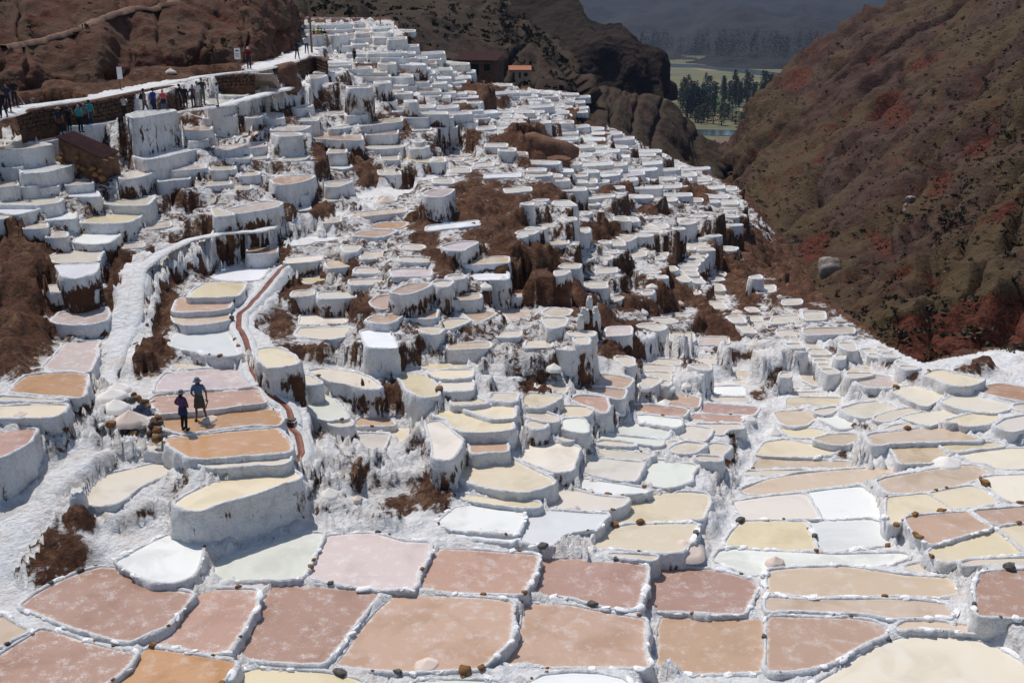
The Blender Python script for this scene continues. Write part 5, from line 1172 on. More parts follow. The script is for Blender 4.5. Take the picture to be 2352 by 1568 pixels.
# ------------------------------------------------------------------ stone retaining walls under the upper path
def stonewall(label, top, hgt, n_rows, sw):
    q = np.array(top); W3 = atz(q[:, 0], q[:, 1], q[:, 2]); d = np.r_[0, np.cumsum(np.linalg.norm(np.diff(W3, axis=0), axis=1))]; L = d[-1]; o = thing('retaining_wall', label, 'stone wall', tuple(W3.mean(0) - np.array([0, 0, hgt / 2]))); og = np.array(o.location)
    n = 40; t = np.linspace(0, L, n); B = np.c_[np.interp(t, d, W3[:, 0]), np.interp(t, d, W3[:, 1]), np.interp(t, d, W3[:, 2])]; tn = np.gradient(B[:, :2], axis=0); tn /= np.linalg.norm(tn, axis=1)[:, None]; nr = np.c_[tn[:, 1], -tn[:, 0], np.zeros(n)]
    rows = [B - nr * .6 + [0, 0, .02], B + [0, 0, .02], B + nr * .12 + [0, 0, -hgt - .6]]; V = np.concatenate(rows) - og; F = np.array([[k * n + i, (k + 1) * n + i, (k + 1) * n + i + 1, k * n + i + 1] for k in range(2) for i in range(n - 1)]); add('core', mesh('core', V, F, False), M_ADOBE, o)
    for r in range(n_rows):
        x = random.random() * sw
        while x < L:
            w_ = random.uniform(.7, 1.4) * sw; c = np.array([np.interp(x, d, W3[:, k]) for k in range(3)]); i = min(n - 1, int(x / L * n)); hr = hgt / n_rows
            so_ = add('stone', random.choice(STONES['wall_stone']), None, o, tuple(c + nr[i] * (.04 + .1 * (r + .5) / n_rows) + np.array([0, 0, -(r + .5) * hr]) - og))
            so_.scale = (w_ * .52, .12, hr * random.uniform(.42, .72)); so_.rotation_euler = (0, random.uniform(-.3, .3), math.atan2(tn[i][1], tn[i][0])); x += w_
m_ = plain('brown_wall_stone', (.135, .078, .052), .92, .6, 5, bump=12, dist=.03); STONES['wall_stone'] = []
for k in range(5): q_ = rockmesh(k + 11); q_.materials.append(m_); STONES['wall_stone'].append(q_)
stonewall('long brown fieldstone wall holding the upper path behind the tourists', T(0, 0, (150, 1035, -6.45), (350, 1000, -6.4), (600, 968, -6.3), (900, 925, -6.15), (1300, 843, -5.95), (1500, 805, -5.8), (1720, 775, -5.75)), 1.25, 5, .30)
stonewall('brown fieldstone wall below the path next to the arrow sign', T(0, 0, (1720, 735, -5.55), (1900, 715, -5.3), (2100, 690, -5.1), (2340, 680, -4.95)), 1.0, 4, .34)
stonewall('dark fieldstone wall under the path bend by the salt heaps', T(1, 0, (250, 600, -4.8), (400, 560, -4.7), (540, 520, -4.6), (660, 560, -4.8)), 1.5, 5, .42)
# ------------------------------------------------------------------ signs, poles, railing, steps
def wz(nm, fx, fy=None):
    W3 = WPTS[nm][1]; a, b = tof(W3); i = int(np.argmin(np.hypot(a - fx, (b - fy) if fy is not None else 0))); return float(W3[i, 2])
def sign(fx, fy, hgt, lb, arrow):
    p = atz(fx, fy, wz('upper', fx, fy)); o = thing('path_sign', lb, 'sign', tuple(p)); part('post', box(-.04, .04, -.04, .04, -.3, hgt - .7), M_WOOD, o); b = part('board', box(-.24, .24, -.075, -.042, hgt - .85, hgt), M_WHITE, o)
    if arrow:
        y = -.0765; z = hgt - .2; part('arrow', ([(-.14, y, z), (-.02, y, z + .09), (-.02, y, z + .03), (.14, y, z + .03), (.14, y, z - .03), (-.02, y, z - .03), (-.02, y, z - .09)], [[0, 6, 5, 4, 3, 2, 1]]), M_DARKW, b)
        part('lettering', join(*[box(-.17, .17 - .05 * (k % 2), -.0775, -.076, hgt - .45 - .09 * k, hgt - .42 - .09 * k) for k in range(3)]), M_DARKW, b)
    return o
sign(TX(0, 1110), TY(0, 825), 1.6, 'narrow white sign on a post beside the upper path, turned edge-on', False).rotation_euler = (0, 0, 1.15)
sign(TX(0, 2195), TY(0, 650), 1.7, 'white board sign with a black left arrow beside the upper path', True)
for (c, x, y, z, h, lean, lb) in ((1, 515, 505, -4.6, 6.3, 0, 'weathered wooden utility pole rising by the path bend'), (1, 335, 190, -2.2, 4.6, .01, 'utility pole standing on the red bank left of the tall one'), (1, 1142, 190, -1.6, 3.6, 0, 'thin dark pole on the scrub slope right of the top terraces')):
    p = atz(TX(c, x), TY(0, y), cz(TX(c, x), TY(0, max(y, 200)), z)); o = thing('utility_pole', lb, 'pole', tuple(p)); V, F = tube([(0, 0, -.5), (0, 0, h * .5), (lean * h, 0, h)], [.11 if h > 5 else .08, .095 if h > 5 else .07, .07], 8); part('pole', (V, F), M_WOOD, o, True); part('crossarm', box(-.45, .45, -.05, .05, h - .5, h - .4), M_WOOD, o)
pr = [atz(TX(1, x), TY(0, y), cz(700, 98, -4.15)) for x, y in ((400, 385), (410, 372), (490, 360), (525, 400), (590, 395), (655, 420), (655, 380))]; o = thing('railing', 'pale wooden handrail around the viewing platform of the upper path', 'railing', tuple(pr[3])); og = pr[3]
for q in pr: part('post', join(box(*(q - og)[0] + np.array([-.06, .06]), *(q - og)[1] + np.array([-.06, .06]), -.2, 1.1)), M_WOOD, o)
for a, b in zip(pr[:-1], pr[1:]):
    for h in (1.08, .55): V, F = tube([a - og + np.array([0, 0, h]), b - og + np.array([0, 0, h])], [.06, .06], 6); part('rail', (V, F), M_WOOD, o)
st = thing('steps', 'earth steps with pale treads climbing to the upper path', 'steps', tuple(atz(TX(1, 60), TY(0, 790), cz(603, 197, -6.2)))); og = np.array(st.location)
for k in range(6): q = atz(TX(1, 110 - 18 * k), TY(0, 792 - 22 * k), cz(603, 190, -6.25) + .24 * k); part('step', box(*(q[0] - og[0] + np.array([-1.4, 1.0])), *(q[1] - og[1] + np.array([-.1, .9])), q[2] - og[2] - .5, q[2] - og[2]), plain('step_earth', (.42, .32, .25), .95) if k == 0 else bpy.data.materials['step_earth'], st)
# boulder by the steps, tarpaulins
def boulder(name, lb, p, s, mat, seed, cat='boulder'):
    me = rockmesh(seed, 6); V = np.empty(len(me.vertices) * 3, np.float32); me.vertices.foreach_get('co', V); V = V.reshape(-1, 3); V *= 1 + .16 * fbm(V * 2.1 + seed, 3, seed)[:, None]; me.vertices.foreach_set('co', V.ravel()); me.update(); o = tag(add(name, me, mat, None, tuple(p)), lb, cat); o.scale = s; return o
M_REDROCK = plain('red_brown_rock', (.20, .105, .068), .95, .45, 1.6, bump=3, dist=.15); M_PALE = plain('pale_rock', (.34, .28, .25), .9, .4, 1.5, bump=3, dist=.1)
boulder('boulder', 'big red-brown boulder beside the earth steps', atz(TX(1, 200), TY(0, 740), cz(638, 185, -5.9)), (1.7, 1.3, 1.35), M_REDROCK, 3)
boulder('boulder', 'red-brown rock outcrop standing among the far terraces', atz(TX(2, 200), TY(0, 1440), cz(1226, 360, -13.6)), (3.6, 2.6, 2.0), M_REDROCK, 5); boulder('boulder', 'lower red-brown ledge in front of the rock outcrop', atz(TX(2, 320), TY(0, 1540), cz(1256, 385, -14.0)), (2.4, 1.4, .9), M_REDROCK, 6)
bq = lambda fx, fy: BR.reshape(-1, 3)[int(np.argmin(np.hypot(*[a - b for a, b in zip(tof(BR.reshape(-1, 3)), (fx, fy))])))]
boulder('boulder', 'pale jagged boulder halfway up the right hillside', bq(2088, 486), (1.0, .8, 1.3), M_PALE, 7); boulder('boulder', 'smaller pale boulder just above the jagged one', bq(2090, 458), (.8, .6, .7), M_PALE, 8); boulder('boulder', 'grey boulder at the bottom of the gully', bq(1905, 626), (1.6, 1.2, 2.0), M_PALE, 9)
M_BLUE = plain('blue_tarpaulin', (.035, .16, .26), .6, .3, 5); M_GREYT = plain('grey_tarpaulin', (.22, .25, .24), .6, .3, 5)
def cloth(name, lb, p, w_, d_, h_, mat, seed, rz=0):
    n = 14; u, v = np.meshgrid(np.linspace(-1, 1, n), np.linspace(-1, 1, n)); q = np.c_[u.ravel(), v.ravel(), u.ravel() * 0]; r = np.hypot(u, v).ravel(); z = np.clip(1 - r ** 2, 0, 1) * (.7 + .5 * vnoise(q * 2.2 + seed, seed)) + .12 * vnoise(q * 5, seed); V = np.c_[u.ravel() * w_, v.ravel() * d_, z * h_]; ii = (np.arange(n - 1)[:, None] * n + np.arange(n - 1)[None]).ravel(); o = tag(add(name, mesh(name, V, np.c_[ii, ii + 1, ii + n + 1, ii + n]), mat, None, tuple(p)), lb, 'tarpaulin' if 'tarp' in name else 'cloth'); o.rotation_euler = (0, 0, rz); return o
cloth('tarpaulin', 'blue tarpaulin bundled against the wall by the path bend', atz(TX(1, 395), TY(0, 650), cz(687, 162, -5.9)), .8, .6, 1.0, M_BLUE, 3)
cloth('tarpaulin', 'grey tarpaulin sheet leaning on the middle terraces', atz(TX(1, 675), TY(0, 1410), cz(757, 352, -10.6)), .5, .4, 1.0, M_GREYT, 4)
# ------------------------------------------------------------------ red clay channel past the workers
P3 = WPTS['channel'][1][::2] + np.array([0, 0, .02]); tn = np.gradient(P3[:, :2], axis=0); tn /= np.linalg.norm(tn, axis=1)[:, None]; nn = np.c_[-tn[:, 1], tn[:, 0]]; m_ = len(P3); NC = m_ // 2
ch = thing('water_channel', 'narrow red-brown clay water channel winding past the workers', 'channel', tuple(P3[NC])); og = P3[NC]
def strip(prof): return np.concatenate([np.c_[P3[:, :2] + nn * (o_ + .03 * vnoise(P3 * 2 + o_, 3))[:, None], P3[:, 2] + h_ + .03 * vnoise(P3 * 2.5 + o_ * 5, 6)] for o_, h_ in prof]) - og
for nm, prof, mt in (('bed', ((-.13, .05), (-.06, .02), (.06, .02), (.13, .05)), plain('wet_red_clay', (.24, .085, .052), .5, .4, 4)), ('bank', ((-.62, -.35), (-.42, .02), (-.24, .12), (-.11, .03)), None), ('bank', ((.11, .03), (.24, .12), (.42, .02), (.62, -.35)), None)):
    V = strip(prof); k_ = len(prof); ii = (np.arange(k_ - 1)[:, None] * m_ + np.arange(m_ - 1)[None]).ravel(); me = mesh(nm, V, np.c_[ii, ii + 1, ii + m_ + 1, ii + m_]); fattr(me, 'dirt', np.full(len(V), .05)); add(nm, me, mt or M_WALL, ch)
# ------------------------------------------------------------------ heaps of harvested salt
ZPAD = float(PADS[0][0, 2])
M_HEAPW = plain('heaped_white_salt', (.80, .755, .70), .95, .08, 5, bump=28, dist=.012); M_HEAPP = plain('heaped_pink_salt', (.74, .60, .51), .95, .1, 5, bump=28, dist=.012)
def heap(fx, fy, wpx, hpx, pink, lb, z=None):
    p = hit(fx, fy) if z is None else atz(fx, fy, z)
    d = p[1] * CP - p[2] * SP; s = FOC / d; r = wpx / s / 2 * .88; p = p + np.array([p[0], p[1], 0]) / np.hypot(p[0], p[1]) * r * .75; p[2] = max(p[2], float(H(p[None, :2], 10)[0])); dp = -p[2] / np.linalg.norm(p); h = float(np.clip((hpx / s - r * dp) / math.sqrt(1 - dp * dp), .42 * r, .72 * r)); n = 28; V = [(0, 0, h)]; F = []
    for a in range(1, 9):
        for k in range(n): t_ = a / 8; an = 2 * math.pi * k / n; rr_ = r * t_ * (1 + .10 * math.sin(2 * an + fx) + .05 * math.sin(5 * an)); V.append((rr_ * math.cos(an), rr_ * math.sin(an), h * (1 - t_ ** .92) * (1 + .03 * math.sin(7 * an + a)) - (.12 if a == 8 else 0)))
    F = [[0, 1 + k, 1 + (k + 1) % n] for k in range(n)] + [[1 + (a - 1) * n + k, 1 + a * n + k, 1 + a * n + (k + 1) % n, 1 + (a - 1) * n + (k + 1) % n] for a in range(1, 8) for k in range(n)]
    return tag(add('salt_heap', mesh('salt_heap', V, F), M_HEAPP if pink else M_HEAPW, None, tuple(p)), lb, 'salt heap', 'heaps of harvested salt')
for c, r, x, y, wd, hg, pk, lb in ((0, 2, 1075, 480, 330, 115, 0, 'cream salt heap farthest back in the row left of the workers'), (0, 2, 1030, 560, 320, 110, 0, 'cream salt heap in the middle of the row left of the workers'), (0, 2, 1070, 660, 320, 125, 0, 'cream salt heap in front of its row, left of the blue bundle'), (0, 2, 1210, 840, 360, 160, 1, 'pink salt heap behind the low stone wall in front of the workers'), (0, 2, 190, 705, 170, 50, 1, 'small pink heap on the pond edge at far left'),
    (1, 2, 680, 1460, 230, 170, 0, 'steep cream heap on the white platform below the stone corner'), (1, 2, 935, 1480, 120, 75, 1, 'small pink heap on the white platform'), (2, 2, 385, 315, 170, 95, 0, 'left of two white heaps in the curved wall alcove'), (2, 2, 505, 285, 90, 95, 0, 'right of two white heaps in the curved wall alcove'), (2, 2, 1600, 470, 130, 160, 0, 'tall narrow heap beside the curved white wall'), (2, 2, 1190, 545, 180, 100, 0, 'cream heap on the ledge by the dark divider'), (2, 2, 960, 665, 190, 60, 0, 'cream heap on the rounded stone ledge'), (2, 2, 1445, 475, 150, 60, 0, 'white heap behind the tan pond'), (2, 2, 1400, 590, 150, 55, 0, 'white heap in front of the tan pond'), (2, 2, 2170, 745, 170, 70, 0, 'cream heap on the salt-caked rock at the edge of the pink ponds'),
    (2, 1, 1285, 1085, 120, 45, 0, 'cream heap on the brown terrace right of centre'), (2, 1, 1200, 1320, 130, 80, 0, 'jagged white heap under the dark stone wall'), (2, 1, 1540, 1270, 90, 40, 1, 'pink heap in the brown recess above the grey ponds'), (2, 1, 2070, 1320, 120, 40, 1, 'pink heap among the grey-white ponds at right'), (2, 1, 1385, 745, 90, 40, 1, 'pink heap left of the dark wedge wall'), (2, 1, 1000, 105, 90, 25, 1, 'small pink heap on the distant terraces'), (2, 3, 1570, 465, 480, 145, 1, 'large pinkish heap on the divider behind the foreground ponds'), (3, 3, 60, 520, 200, 110, 1, 'rough pinkish heap at the corner of the tan strip ponds'), (1, 3, 1570, 1465, 270, 80, 1, 'low pink heap at the bottom edge'), (3, 2, 50, 875, 190, 95, 0, 'cream heap at the left edge of the right-hand ponds'), (3, 2, 1640, 1160, 330, 110, 0, 'broad cream heap among the right-hand yellow ponds'),
    (1, 1, 1195, 335, 190, 90, 1, 'pinkish heap on the middle path beside the tan ponds'), (1, 1, 2110, 1165, 150, 60, 0, 'cream heap, left of a pair on the white ledge'), (1, 1, 2265, 1195, 120, 45, 0, 'cream heap, right of a pair on the white ledge'), (1, 0, 555, 455, 75, 45, 0, 'white heap beside the pole, left of the pair below the platform'), (1, 0, 620, 458, 65, 42, 0, 'white heap, right of the pair below the platform'), (1, 0, 1050, 192, 75, 28, 0, 'white heap on the skyline of the top terraces'), (1, 0, 1640, 1510, 130, 90, 0, 'pointed cream heap between two terrace walls'), (1, 0, 2010, 1085, 80, 35, 0, 'white heap on the upper right terraces'), (2, 0, 475, 1150, 80, 32, 0, 'cream heap high on the far slope'), (2, 0, 860, 1425, 60, 28, 0, 'small white heap far down the slope'), (0, 0, 1590, 880, 110, 55, 1, 'pale pink heap behind the standing tourists')):
    heap(TX(c, x), TY(r, y), wd / 4, hg / 4, pk, lb, (wz('lower', TX(0, 1590)) + .1 if (c, r) == (0, 0) else None))
# low stone wall in front of the pink heap
lw = thing('low_stone_wall', 'low wall of rounded stones holding the pink salt heap', 'stone wall', tuple(atz(TX(0, 1250), TY(2, 870), ZPAD - .13))); og = np.array(lw.location)
for k, (x, y, w_) in enumerate(((1030, 830, 100), (1140, 860, 90), (1180, 840, 50), (1240, 870, 80), (1320, 840, 90), (1420, 810, 120), (1450, 860, 90), (1490, 830, 70), (1380, 890, 80), (1440, 920, 100), (1500, 900, 70), (1490, 950, 70), (1450, 720, 90), (1480, 775, 60), (1330, 590, 100), (1260, 545, 90), (1200, 560, 100), (1230, 500, 60), (1370, 610, 60))):
    q = hit(TX(0, x), TY(2, y)); s_ = w_ / 4 / 60 / 2 * .9; so_ = add('stone', random.choice(STONES[('ochre_stone', 'grey_stone', 'wall_stone')[k % 3]]), None, lw, tuple(q - og + np.array([0, 0, .03]))); so_.scale = (s_ * 1.2, s_, s_ * .85); so_.rotation_euler = (.2 * k, .1, k)
# sacks
def sack(name, lb, p, s, mat, seed, tall=1.3, group=None):
    n, V, F = 18, [], []
    prof = ((.0, 0), (.42, .0), (.5, .12), (.5, .4), (.47, .75), (.40, .95), (.30, 1.0), (.34, 1.12), (.25, 1.05), (.0, 1.0))
    for i, (r_, z_) in enumerate(prof):
        for k in range(n): an = 2 * math.pi * k / n; rr_ = r_ * (1 + .07 * math.sin(3 * an + seed) + (.12 * math.sin(6 * an + i) if i in (6, 7) else 0)); V.append((rr_ * math.cos(an) * s, rr_ * math.sin(an) * s, z_ * s * tall + (.06 * s * math.sin(5 * an + seed) if i in (6, 7) else 0)))
    F = [[i * n + k, i * n + (k + 1) % n, (i + 1) * n + (k + 1) % n, (i + 1) * n + k] for i in range(len(prof) - 1) for k in range(n)]
    return tag(add(name, mesh(name, V, F), mat, None, tuple(p)), lb, 'sack', group)
M_SACK = plain('white_woven_sack', (.70, .68, .65), .8, .12, 8, bump=16, dist=.02)
ps_ = hit(TX(0, 735), TY(3, 5))
sack('salt_sack', 'open white sack of salt standing by the lower path', ps_ - np.array([0, 0, .05]), .6, M_SACK, 1, 1.1)
for k in range(7): sack('salt_sack', 'white filled sack in the row on the mid-slope ledge, %s' % ORD[k], hit(TX(2, 625 + 27 * k), TY(1, 1462 - 2 * k)), .36, M_SACK, k + 2, 1.9, 'sacks in a row on the ledge')
zw = ZPAD; M_BUND = NT('striped_dark_blanket'); wv = M_BUND.ramp(M_BUND.noise(9, 2, .5, stretch=(1, 4, 1)), .45, .55); M_BUND = M_BUND.out(M_BUND.mix(wv, (.025, .05, .11, 1), (.03, .028, .028, 1)), .9, spec=.1)
cloth('blanket_bundle', 'dark blue and black blanket bundle lying by the salt heaps', hit(TX(0, 1310), TY(2, 690)), .42, .32, .32, M_BUND, 8)['category'] = 'bundle'
sack('plastic_bag', 'white plastic bag beside the blanket bundle', hit(TX(0, 1415), TY(2, 672)), .24, M_WHITE, 4, .9)['category'] = 'bag'
def bar(name, lb, a, b, r, mat, cat): V, F = tube([np.zeros(3), np.array(b) - np.array(a)], [r, r], 6); return tag(add(name, mesh(name, V, F), mat, None, tuple(a)), lb, cat)
bar('wooden_pole', 'thin wooden pole resting on the blanket bundle', hit(TX(0, 1310), TY(2, 690)) + np.array([.05, 0, .25]), hit(TX(0, 1310), TY(2, 690)) + np.array([.55, .1, .42]), .02, M_WOOD, 'pole')
sl_ = thing('stone_slab', 'grey flat stone slabs set across the red channel', 'stone slab', tuple(P3[int(m_ * .745)] + np.array([-.05, -.05, .14])))
part('slab', box(-.22, .12, -.18, .18, 0, .06), STONE_M[2], sl_); part('slab', box(-.02, .3, -.1, .14, .06, .12), STONE_M[2], sl_)
# ------------------------------------------------------------------ people
def sk_object(V, E, R, sub=2):
    me = bpy.data.meshes.new('sk'); me.from_pydata(V, E, []); o = bpy.data.objects.new('sk', me); S.collection.objects.link(o)
    m = o.modifiers.new('skin', 'SKIN'); m.use_smooth_shade = True
    for i, r in enumerate(R): me.skin_vertices[0].data[i].radius = (r, r) if not isinstance(r, tuple) else r; me.skin_vertices[0].data[i].use_root = (i == 0)
    o.modifiers.new('sub', 'SUBSURF').levels = sub; return o
def skeleton(pose):
    J = {'pelvis': (0, 0, .95), 'waist': (0, .005, 1.10), 'chest': (0, .0, 1.30), 'neckb': (0, .01, 1.45), 'neck': (0, .0, 1.52)}
    for s, n in ((-1, 'L'), (1, 'R')):
        J['sh' + n] = (.175 * s, .01, 1.405); J['hip' + n] = (.09 * s, 0, .90); J['kn' + n] = (.10 * s, -.02, .50); J['an' + n] = (.11 * s, .03, .09); J['toe' + n] = (.13 * s, -.12, .045)
        J['el' + n] = (.24 * s, .03, 1.13); J['wr' + n] = (.25 * s, -.05, .90); J['ha' + n] = (.25 * s, -.08, .82)
    if pose == 'photo':
        for s, n in ((-1, 'L'), (1, 'R')): J['el' + n] = (.28 * s, -.12, 1.20); J['wr' + n] = (.12 * s, -.26, 1.48); J['ha' + n] = (.06 * s, -.27, 1.55)
    if pose == 'hip':
        for s, n in ((-1, 'L'), (1, 'R')): J['el' + n] = (.34 * s, .06, 1.16); J['wr' + n] = (.18 * s, -.10, 1.02); J['ha' + n] = (.10 * s, -.14, 1.01)
    if pose == 'walk':
        J['knL'] = (-.10, -.14, .52); J['anL'] = (-.10, -.20, .10); J['toeL'] = (-.11, -.35, .06); J['knR'] = (.10, .06, .50); J['anR'] = (.10, .26, .12); J['toeR'] = (.11, .13, .04)
        J['elL'] = (-.24, .10, 1.14); J['wrL'] = (-.24, .10, .92); J['haL'] = (-.24, .08, .84); J['elR'] = (.24, -.05, 1.13); J['wrR'] = (.23, -.18, .95); J['haR'] = (.22, -.23, .88)
    if pose == 'worker':
        J['elL'] = (-.26, -.04, 1.14); J['wrL'] = (-.10, -.20, 1.06); J['haL'] = (-.03, -.22, 1.05); J['elR'] = (.28, .02, 1.15); J['wrR'] = (.30, -.06, .93); J['haR'] = (.30, -.10, .86)
        J['anL'] = (-.16, .03, .09); J['toeL'] = (-.20, -.12, .045); J['knL'] = (-.13, -.02, .5); J['anR'] = (.20, .05, .09); J['toeR'] = (.27, -.08, .045); J['knR'] = (.15, 0, .5)
    return J
SKR = {'pelvis': (.15, .115), 'waist': (.125, .10), 'chest': (.15, .11), 'neckb': .07, 'neck': .052, 'sh': .06, 'el': .042, 'wr': .028, 'ha': .034, 'hip': .085, 'kn': .055, 'an': .036, 'toe': .035}
def rad(k): return SKR.get(k, SKR.get(k[:-1]))
def chain(J, keys, edges, grow=0., only=None):
    V = [J[k] for k in keys]; ix = {k: i for i, k in enumerate(keys)}; E = [(ix[a], ix[b]) for a, b in edges]; R = []
    for k in keys: r = rad(k); R.append(tuple(q + grow for q in r) if isinstance(r, tuple) else r + grow)
    return sk_object(V, E, R)
ARMS = [(a + n, b + n) for n in 'LR' for a, b in (('sh', 'el'), ('el', 'wr'), ('wr', 'ha'))]; LEGS = [(a + n, b + n) for n in 'LR' for a, b in (('hip', 'kn'), ('kn', 'an'), ('an', 'toe'))]
TORSO = [('pelvis', 'waist'), ('waist', 'chest'), ('chest', 'neckb'), ('neckb', 'neck'), ('chest', 'shL'), ('chest', 'shR'), ('pelvis', 'hipL'), ('pelvis', 'hipR')]
TMP = {}; POSE = ('stand', 'photo', 'hip', 'walk', 'worker')
for ps in POSE:
    J = skeleton(ps); ks = ['pelvis', 'waist', 'chest', 'neckb', 'neck'] + [k + n for n in 'LR' for k in ('sh', 'el', 'wr', 'ha', 'hip', 'kn', 'an', 'toe')]
    TMP[ps, 'body'] = chain(J, ks, TORSO + ARMS + LEGS)
    J2 = dict(J)
    for n in 'LR': a, b = np.array(J['sh' + n]), np.array(J['el' + n]); J2['el' + n] = tuple(a + (b - a) * .75)
    TMP[ps, 'shirt'] = chain(J2, ['pelvis', 'waist', 'chest', 'neckb', 'shL', 'elL', 'shR', 'elR'], [('pelvis', 'waist'), ('waist', 'chest'), ('chest', 'neckb'), ('chest', 'shL'), ('shL', 'elL'), ('chest', 'shR'), ('shR', 'elR')], .022)
    TMP[ps, 'long_sleeves'] = chain(J, ['pelvis', 'waist', 'chest', 'neckb', 'shL', 'elL', 'wrL', 'shR', 'elR', 'wrR'], [('pelvis', 'waist'), ('waist', 'chest'), ('chest', 'neckb'), ('chest', 'shL'), ('shL', 'elL'), ('elL', 'wrL'), ('chest', 'shR'), ('shR', 'elR'), ('elR', 'wrR')], .022)
    TMP[ps, 'trousers'] = chain(J, ['pelvis', 'waist', 'hipL', 'knL', 'anL', 'hipR', 'knR', 'anR'], [('waist', 'pelvis'), ('pelvis', 'hipL'), ('hipL', 'knL'), ('knL', 'anL'), ('pelvis', 'hipR'), ('hipR', 'knR'), ('knR', 'anR')], .018)
dg = bpy.context.evaluated_depsgraph_get(); PM = {}
for k, o in TMP.items():
    ev = o.evaluated_get(dg); me = bpy.data.meshes.new_from_object(ev); me.name = k[1]; PM[k] = me
def ell(c, r, nu=14, nv=9, seed=0, amp=0):
    V, F = [], []
    for i in range(nv + 1):
        th = math.pi * i / nv
        for k in range(nu): an = 2 * math.pi * k / nu; V.append((c[0] + r[0] * math.sin(th) * math.cos(an), c[1] + r[1] * math.sin(th) * math.sin(an), c[2] + r[2] * math.cos(th)))
    F = [[i * nu + k, (i + 1) * nu + k, (i + 1) * nu + (k + 1) % nu, i * nu + (k + 1) % nu] for i in range(nv) for k in range(nu)]; return V, F
for o in TMP.values(): me = o.data; bpy.data.objects.remove(o); bpy.data.meshes.remove(me)
for ps in POSE:      # head with nose, ears; five fingers per hand, all in the one body mesh
    J = skeleton(ps); bm = bmesh.new(); bm.from_mesh(PM[ps, 'body'])
    hx = J['neck'][0]; bits = [ell((hx, -.01, 1.63), (.075, .092, .115)), ell((hx, -.10, 1.62), (.013, .018, .022), 8, 5), ell((hx - .077, .0, 1.625), (.012, .022, .032), 8, 5), ell((hx + .077, .0, 1.625), (.012, .022, .032), 8, 5), ell((hx, -.093, 1.575), (.028, .008, .006), 8, 5), ell((hx, -.05, 1.545), (.042, .05, .04), 10, 6)]
    for n, s in (('L', -1), ('R', 1)):
        w_, h_ = np.array(J['wr' + n]), np.array(J['ha' + n]); d = (h_ - w_) / np.linalg.norm(h_ - w_); side = np.cross(d, (0, 1, .2)); side /= np.linalg.norm(side); up = np.cross(side, d)
        for f in range(4): b0 = h_ + side * (.019 * (f - 1.5)); L_ = (.072, .082, .076, .060)[f]; bits.append(tube([b0, b0 + d * L_ * .5 - up * .004, b0 + d * L_ * .85 - up * .022], [.010, .009, .007], 6))
        b0 = w_ + (h_ - w_) * .55 + side * .03 * -s; bits.append(tube([b0, b0 + side * .03 * -s + d * .025, b0 + side * .035 * -s + d * .06], [.012, .011, .008], 6))
    V, F = join(*bits); vs = [bm.verts.new(v) for v in V]
    for f in F:
        try: q = bm.faces.new([vs[i] for i in f]); q.smooth = True
        except ValueError: pass
    bm.to_mesh(PM[ps, 'body']); bm.free()
def lathe(prof, n=20, cx=0, cy=0, sx=1, sy=1):
    V = [(cx + r * math.cos(2 * math.pi * k / n) * sx, cy + r * math.sin(2 * math.pi * k / n) * sy, z) for r, z in prof for k in range(n)]; return V, [[i * n + k, i * n + (k + 1) % n, (i + 1) * n + (k + 1) % n, (i + 1) * n + k] for i in range(len(prof) - 1) for k in range(n)]
def pm(nm, vf): me = mesh(nm, *vf); return me
ACC = {'brim_hat': pm('hat', lathe(((.0, 1.785), (.06, 1.78), (.088, 1.76), (.098, 1.69), (.11, 1.675), (.19, 1.665), (.19, 1.655), (.10, 1.66), (.08, 1.66)), 20, 0, -.005)), 'cap': pm('cap', join(lathe(((.0, 1.765), (.06, 1.757), (.09, 1.72), (.095, 1.665), (.085, 1.66)), 18, 0, 0), lathe(((.0, 1.672), (.07, 1.67), (.085, 1.662), (.0, 1.66)), 14, 0, -.10, .9, 1))),
 'sun_hat': pm('hat', lathe(((.0, 1.775), (.07, 1.765), (.10, 1.72), (.108, 1.67), (.14, 1.645), (.17, 1.615), (.165, 1.61), (.10, 1.65)), 20)), 'hair': pm('hair', join(ell((0, .012, 1.655), (.088, .095, .105)))), 'long_hair': pm('hair', join(ell((0, .012, 1.655), (.09, .098, .108)), ell((0, .06, 1.52), (.085, .055, .15)))),
 'backpack': pm('backpack', join(ell((0, .19, 1.25), (.15, .10, .22)), ell((0, .27, 1.18), (.11, .06, .12)))), 'skirt': pm('skirt', lathe(((.145, 1.07), (.165, .98), (.19, .85), (.215, .65), (.225, .56), (.205, .56)), 22, 0, 0, 1, .82)), 'wrap': pm('jacket_round_waist', lathe(((.155, 1.05), (.18, .98), (.20, .85), (.21, .72), (.19, .71)), 18, 0, .01, 1, .85)),
 'shoe': pm('shoe', join(ell((0, -.05, .045), (.052, .125, .05), 12, 7))), 'camera': pm('camera', join(box(-.07, .07, -.33, -.26, 1.56, 1.65), ell((0, -.35, 1.605), (.03, .04, .03), 10, 6)))}
MC = {}
def cm(c):
    if c not in MC: MC[c] = plain('cloth_%d' % len(MC), c, .9, .25, 12)
    return MC[c]
M_SKIN = plain('skin', (.30, .16, .10), .6, .12, 9); M_SKIND = plain('tanned_skin', (.16, .085, .055), .6, .12, 9)
BLK, NAVY, GRY, WHT, TEAL, JEAN, PURP, RED, BLUE, PINK = (.018, .018, .022), (.02, .028, .06), (.16, .16, .16), (.62, .61, .62), (.03, .33, .34), (.045, .065, .12), (.10, .045, .12), (.28, .012, .03), (.015, .045, .32), (.62, .07, .10)
HB, HBL, HG = (.02, .013, .01), (.45, .30, .14), (.30, .28, .26)
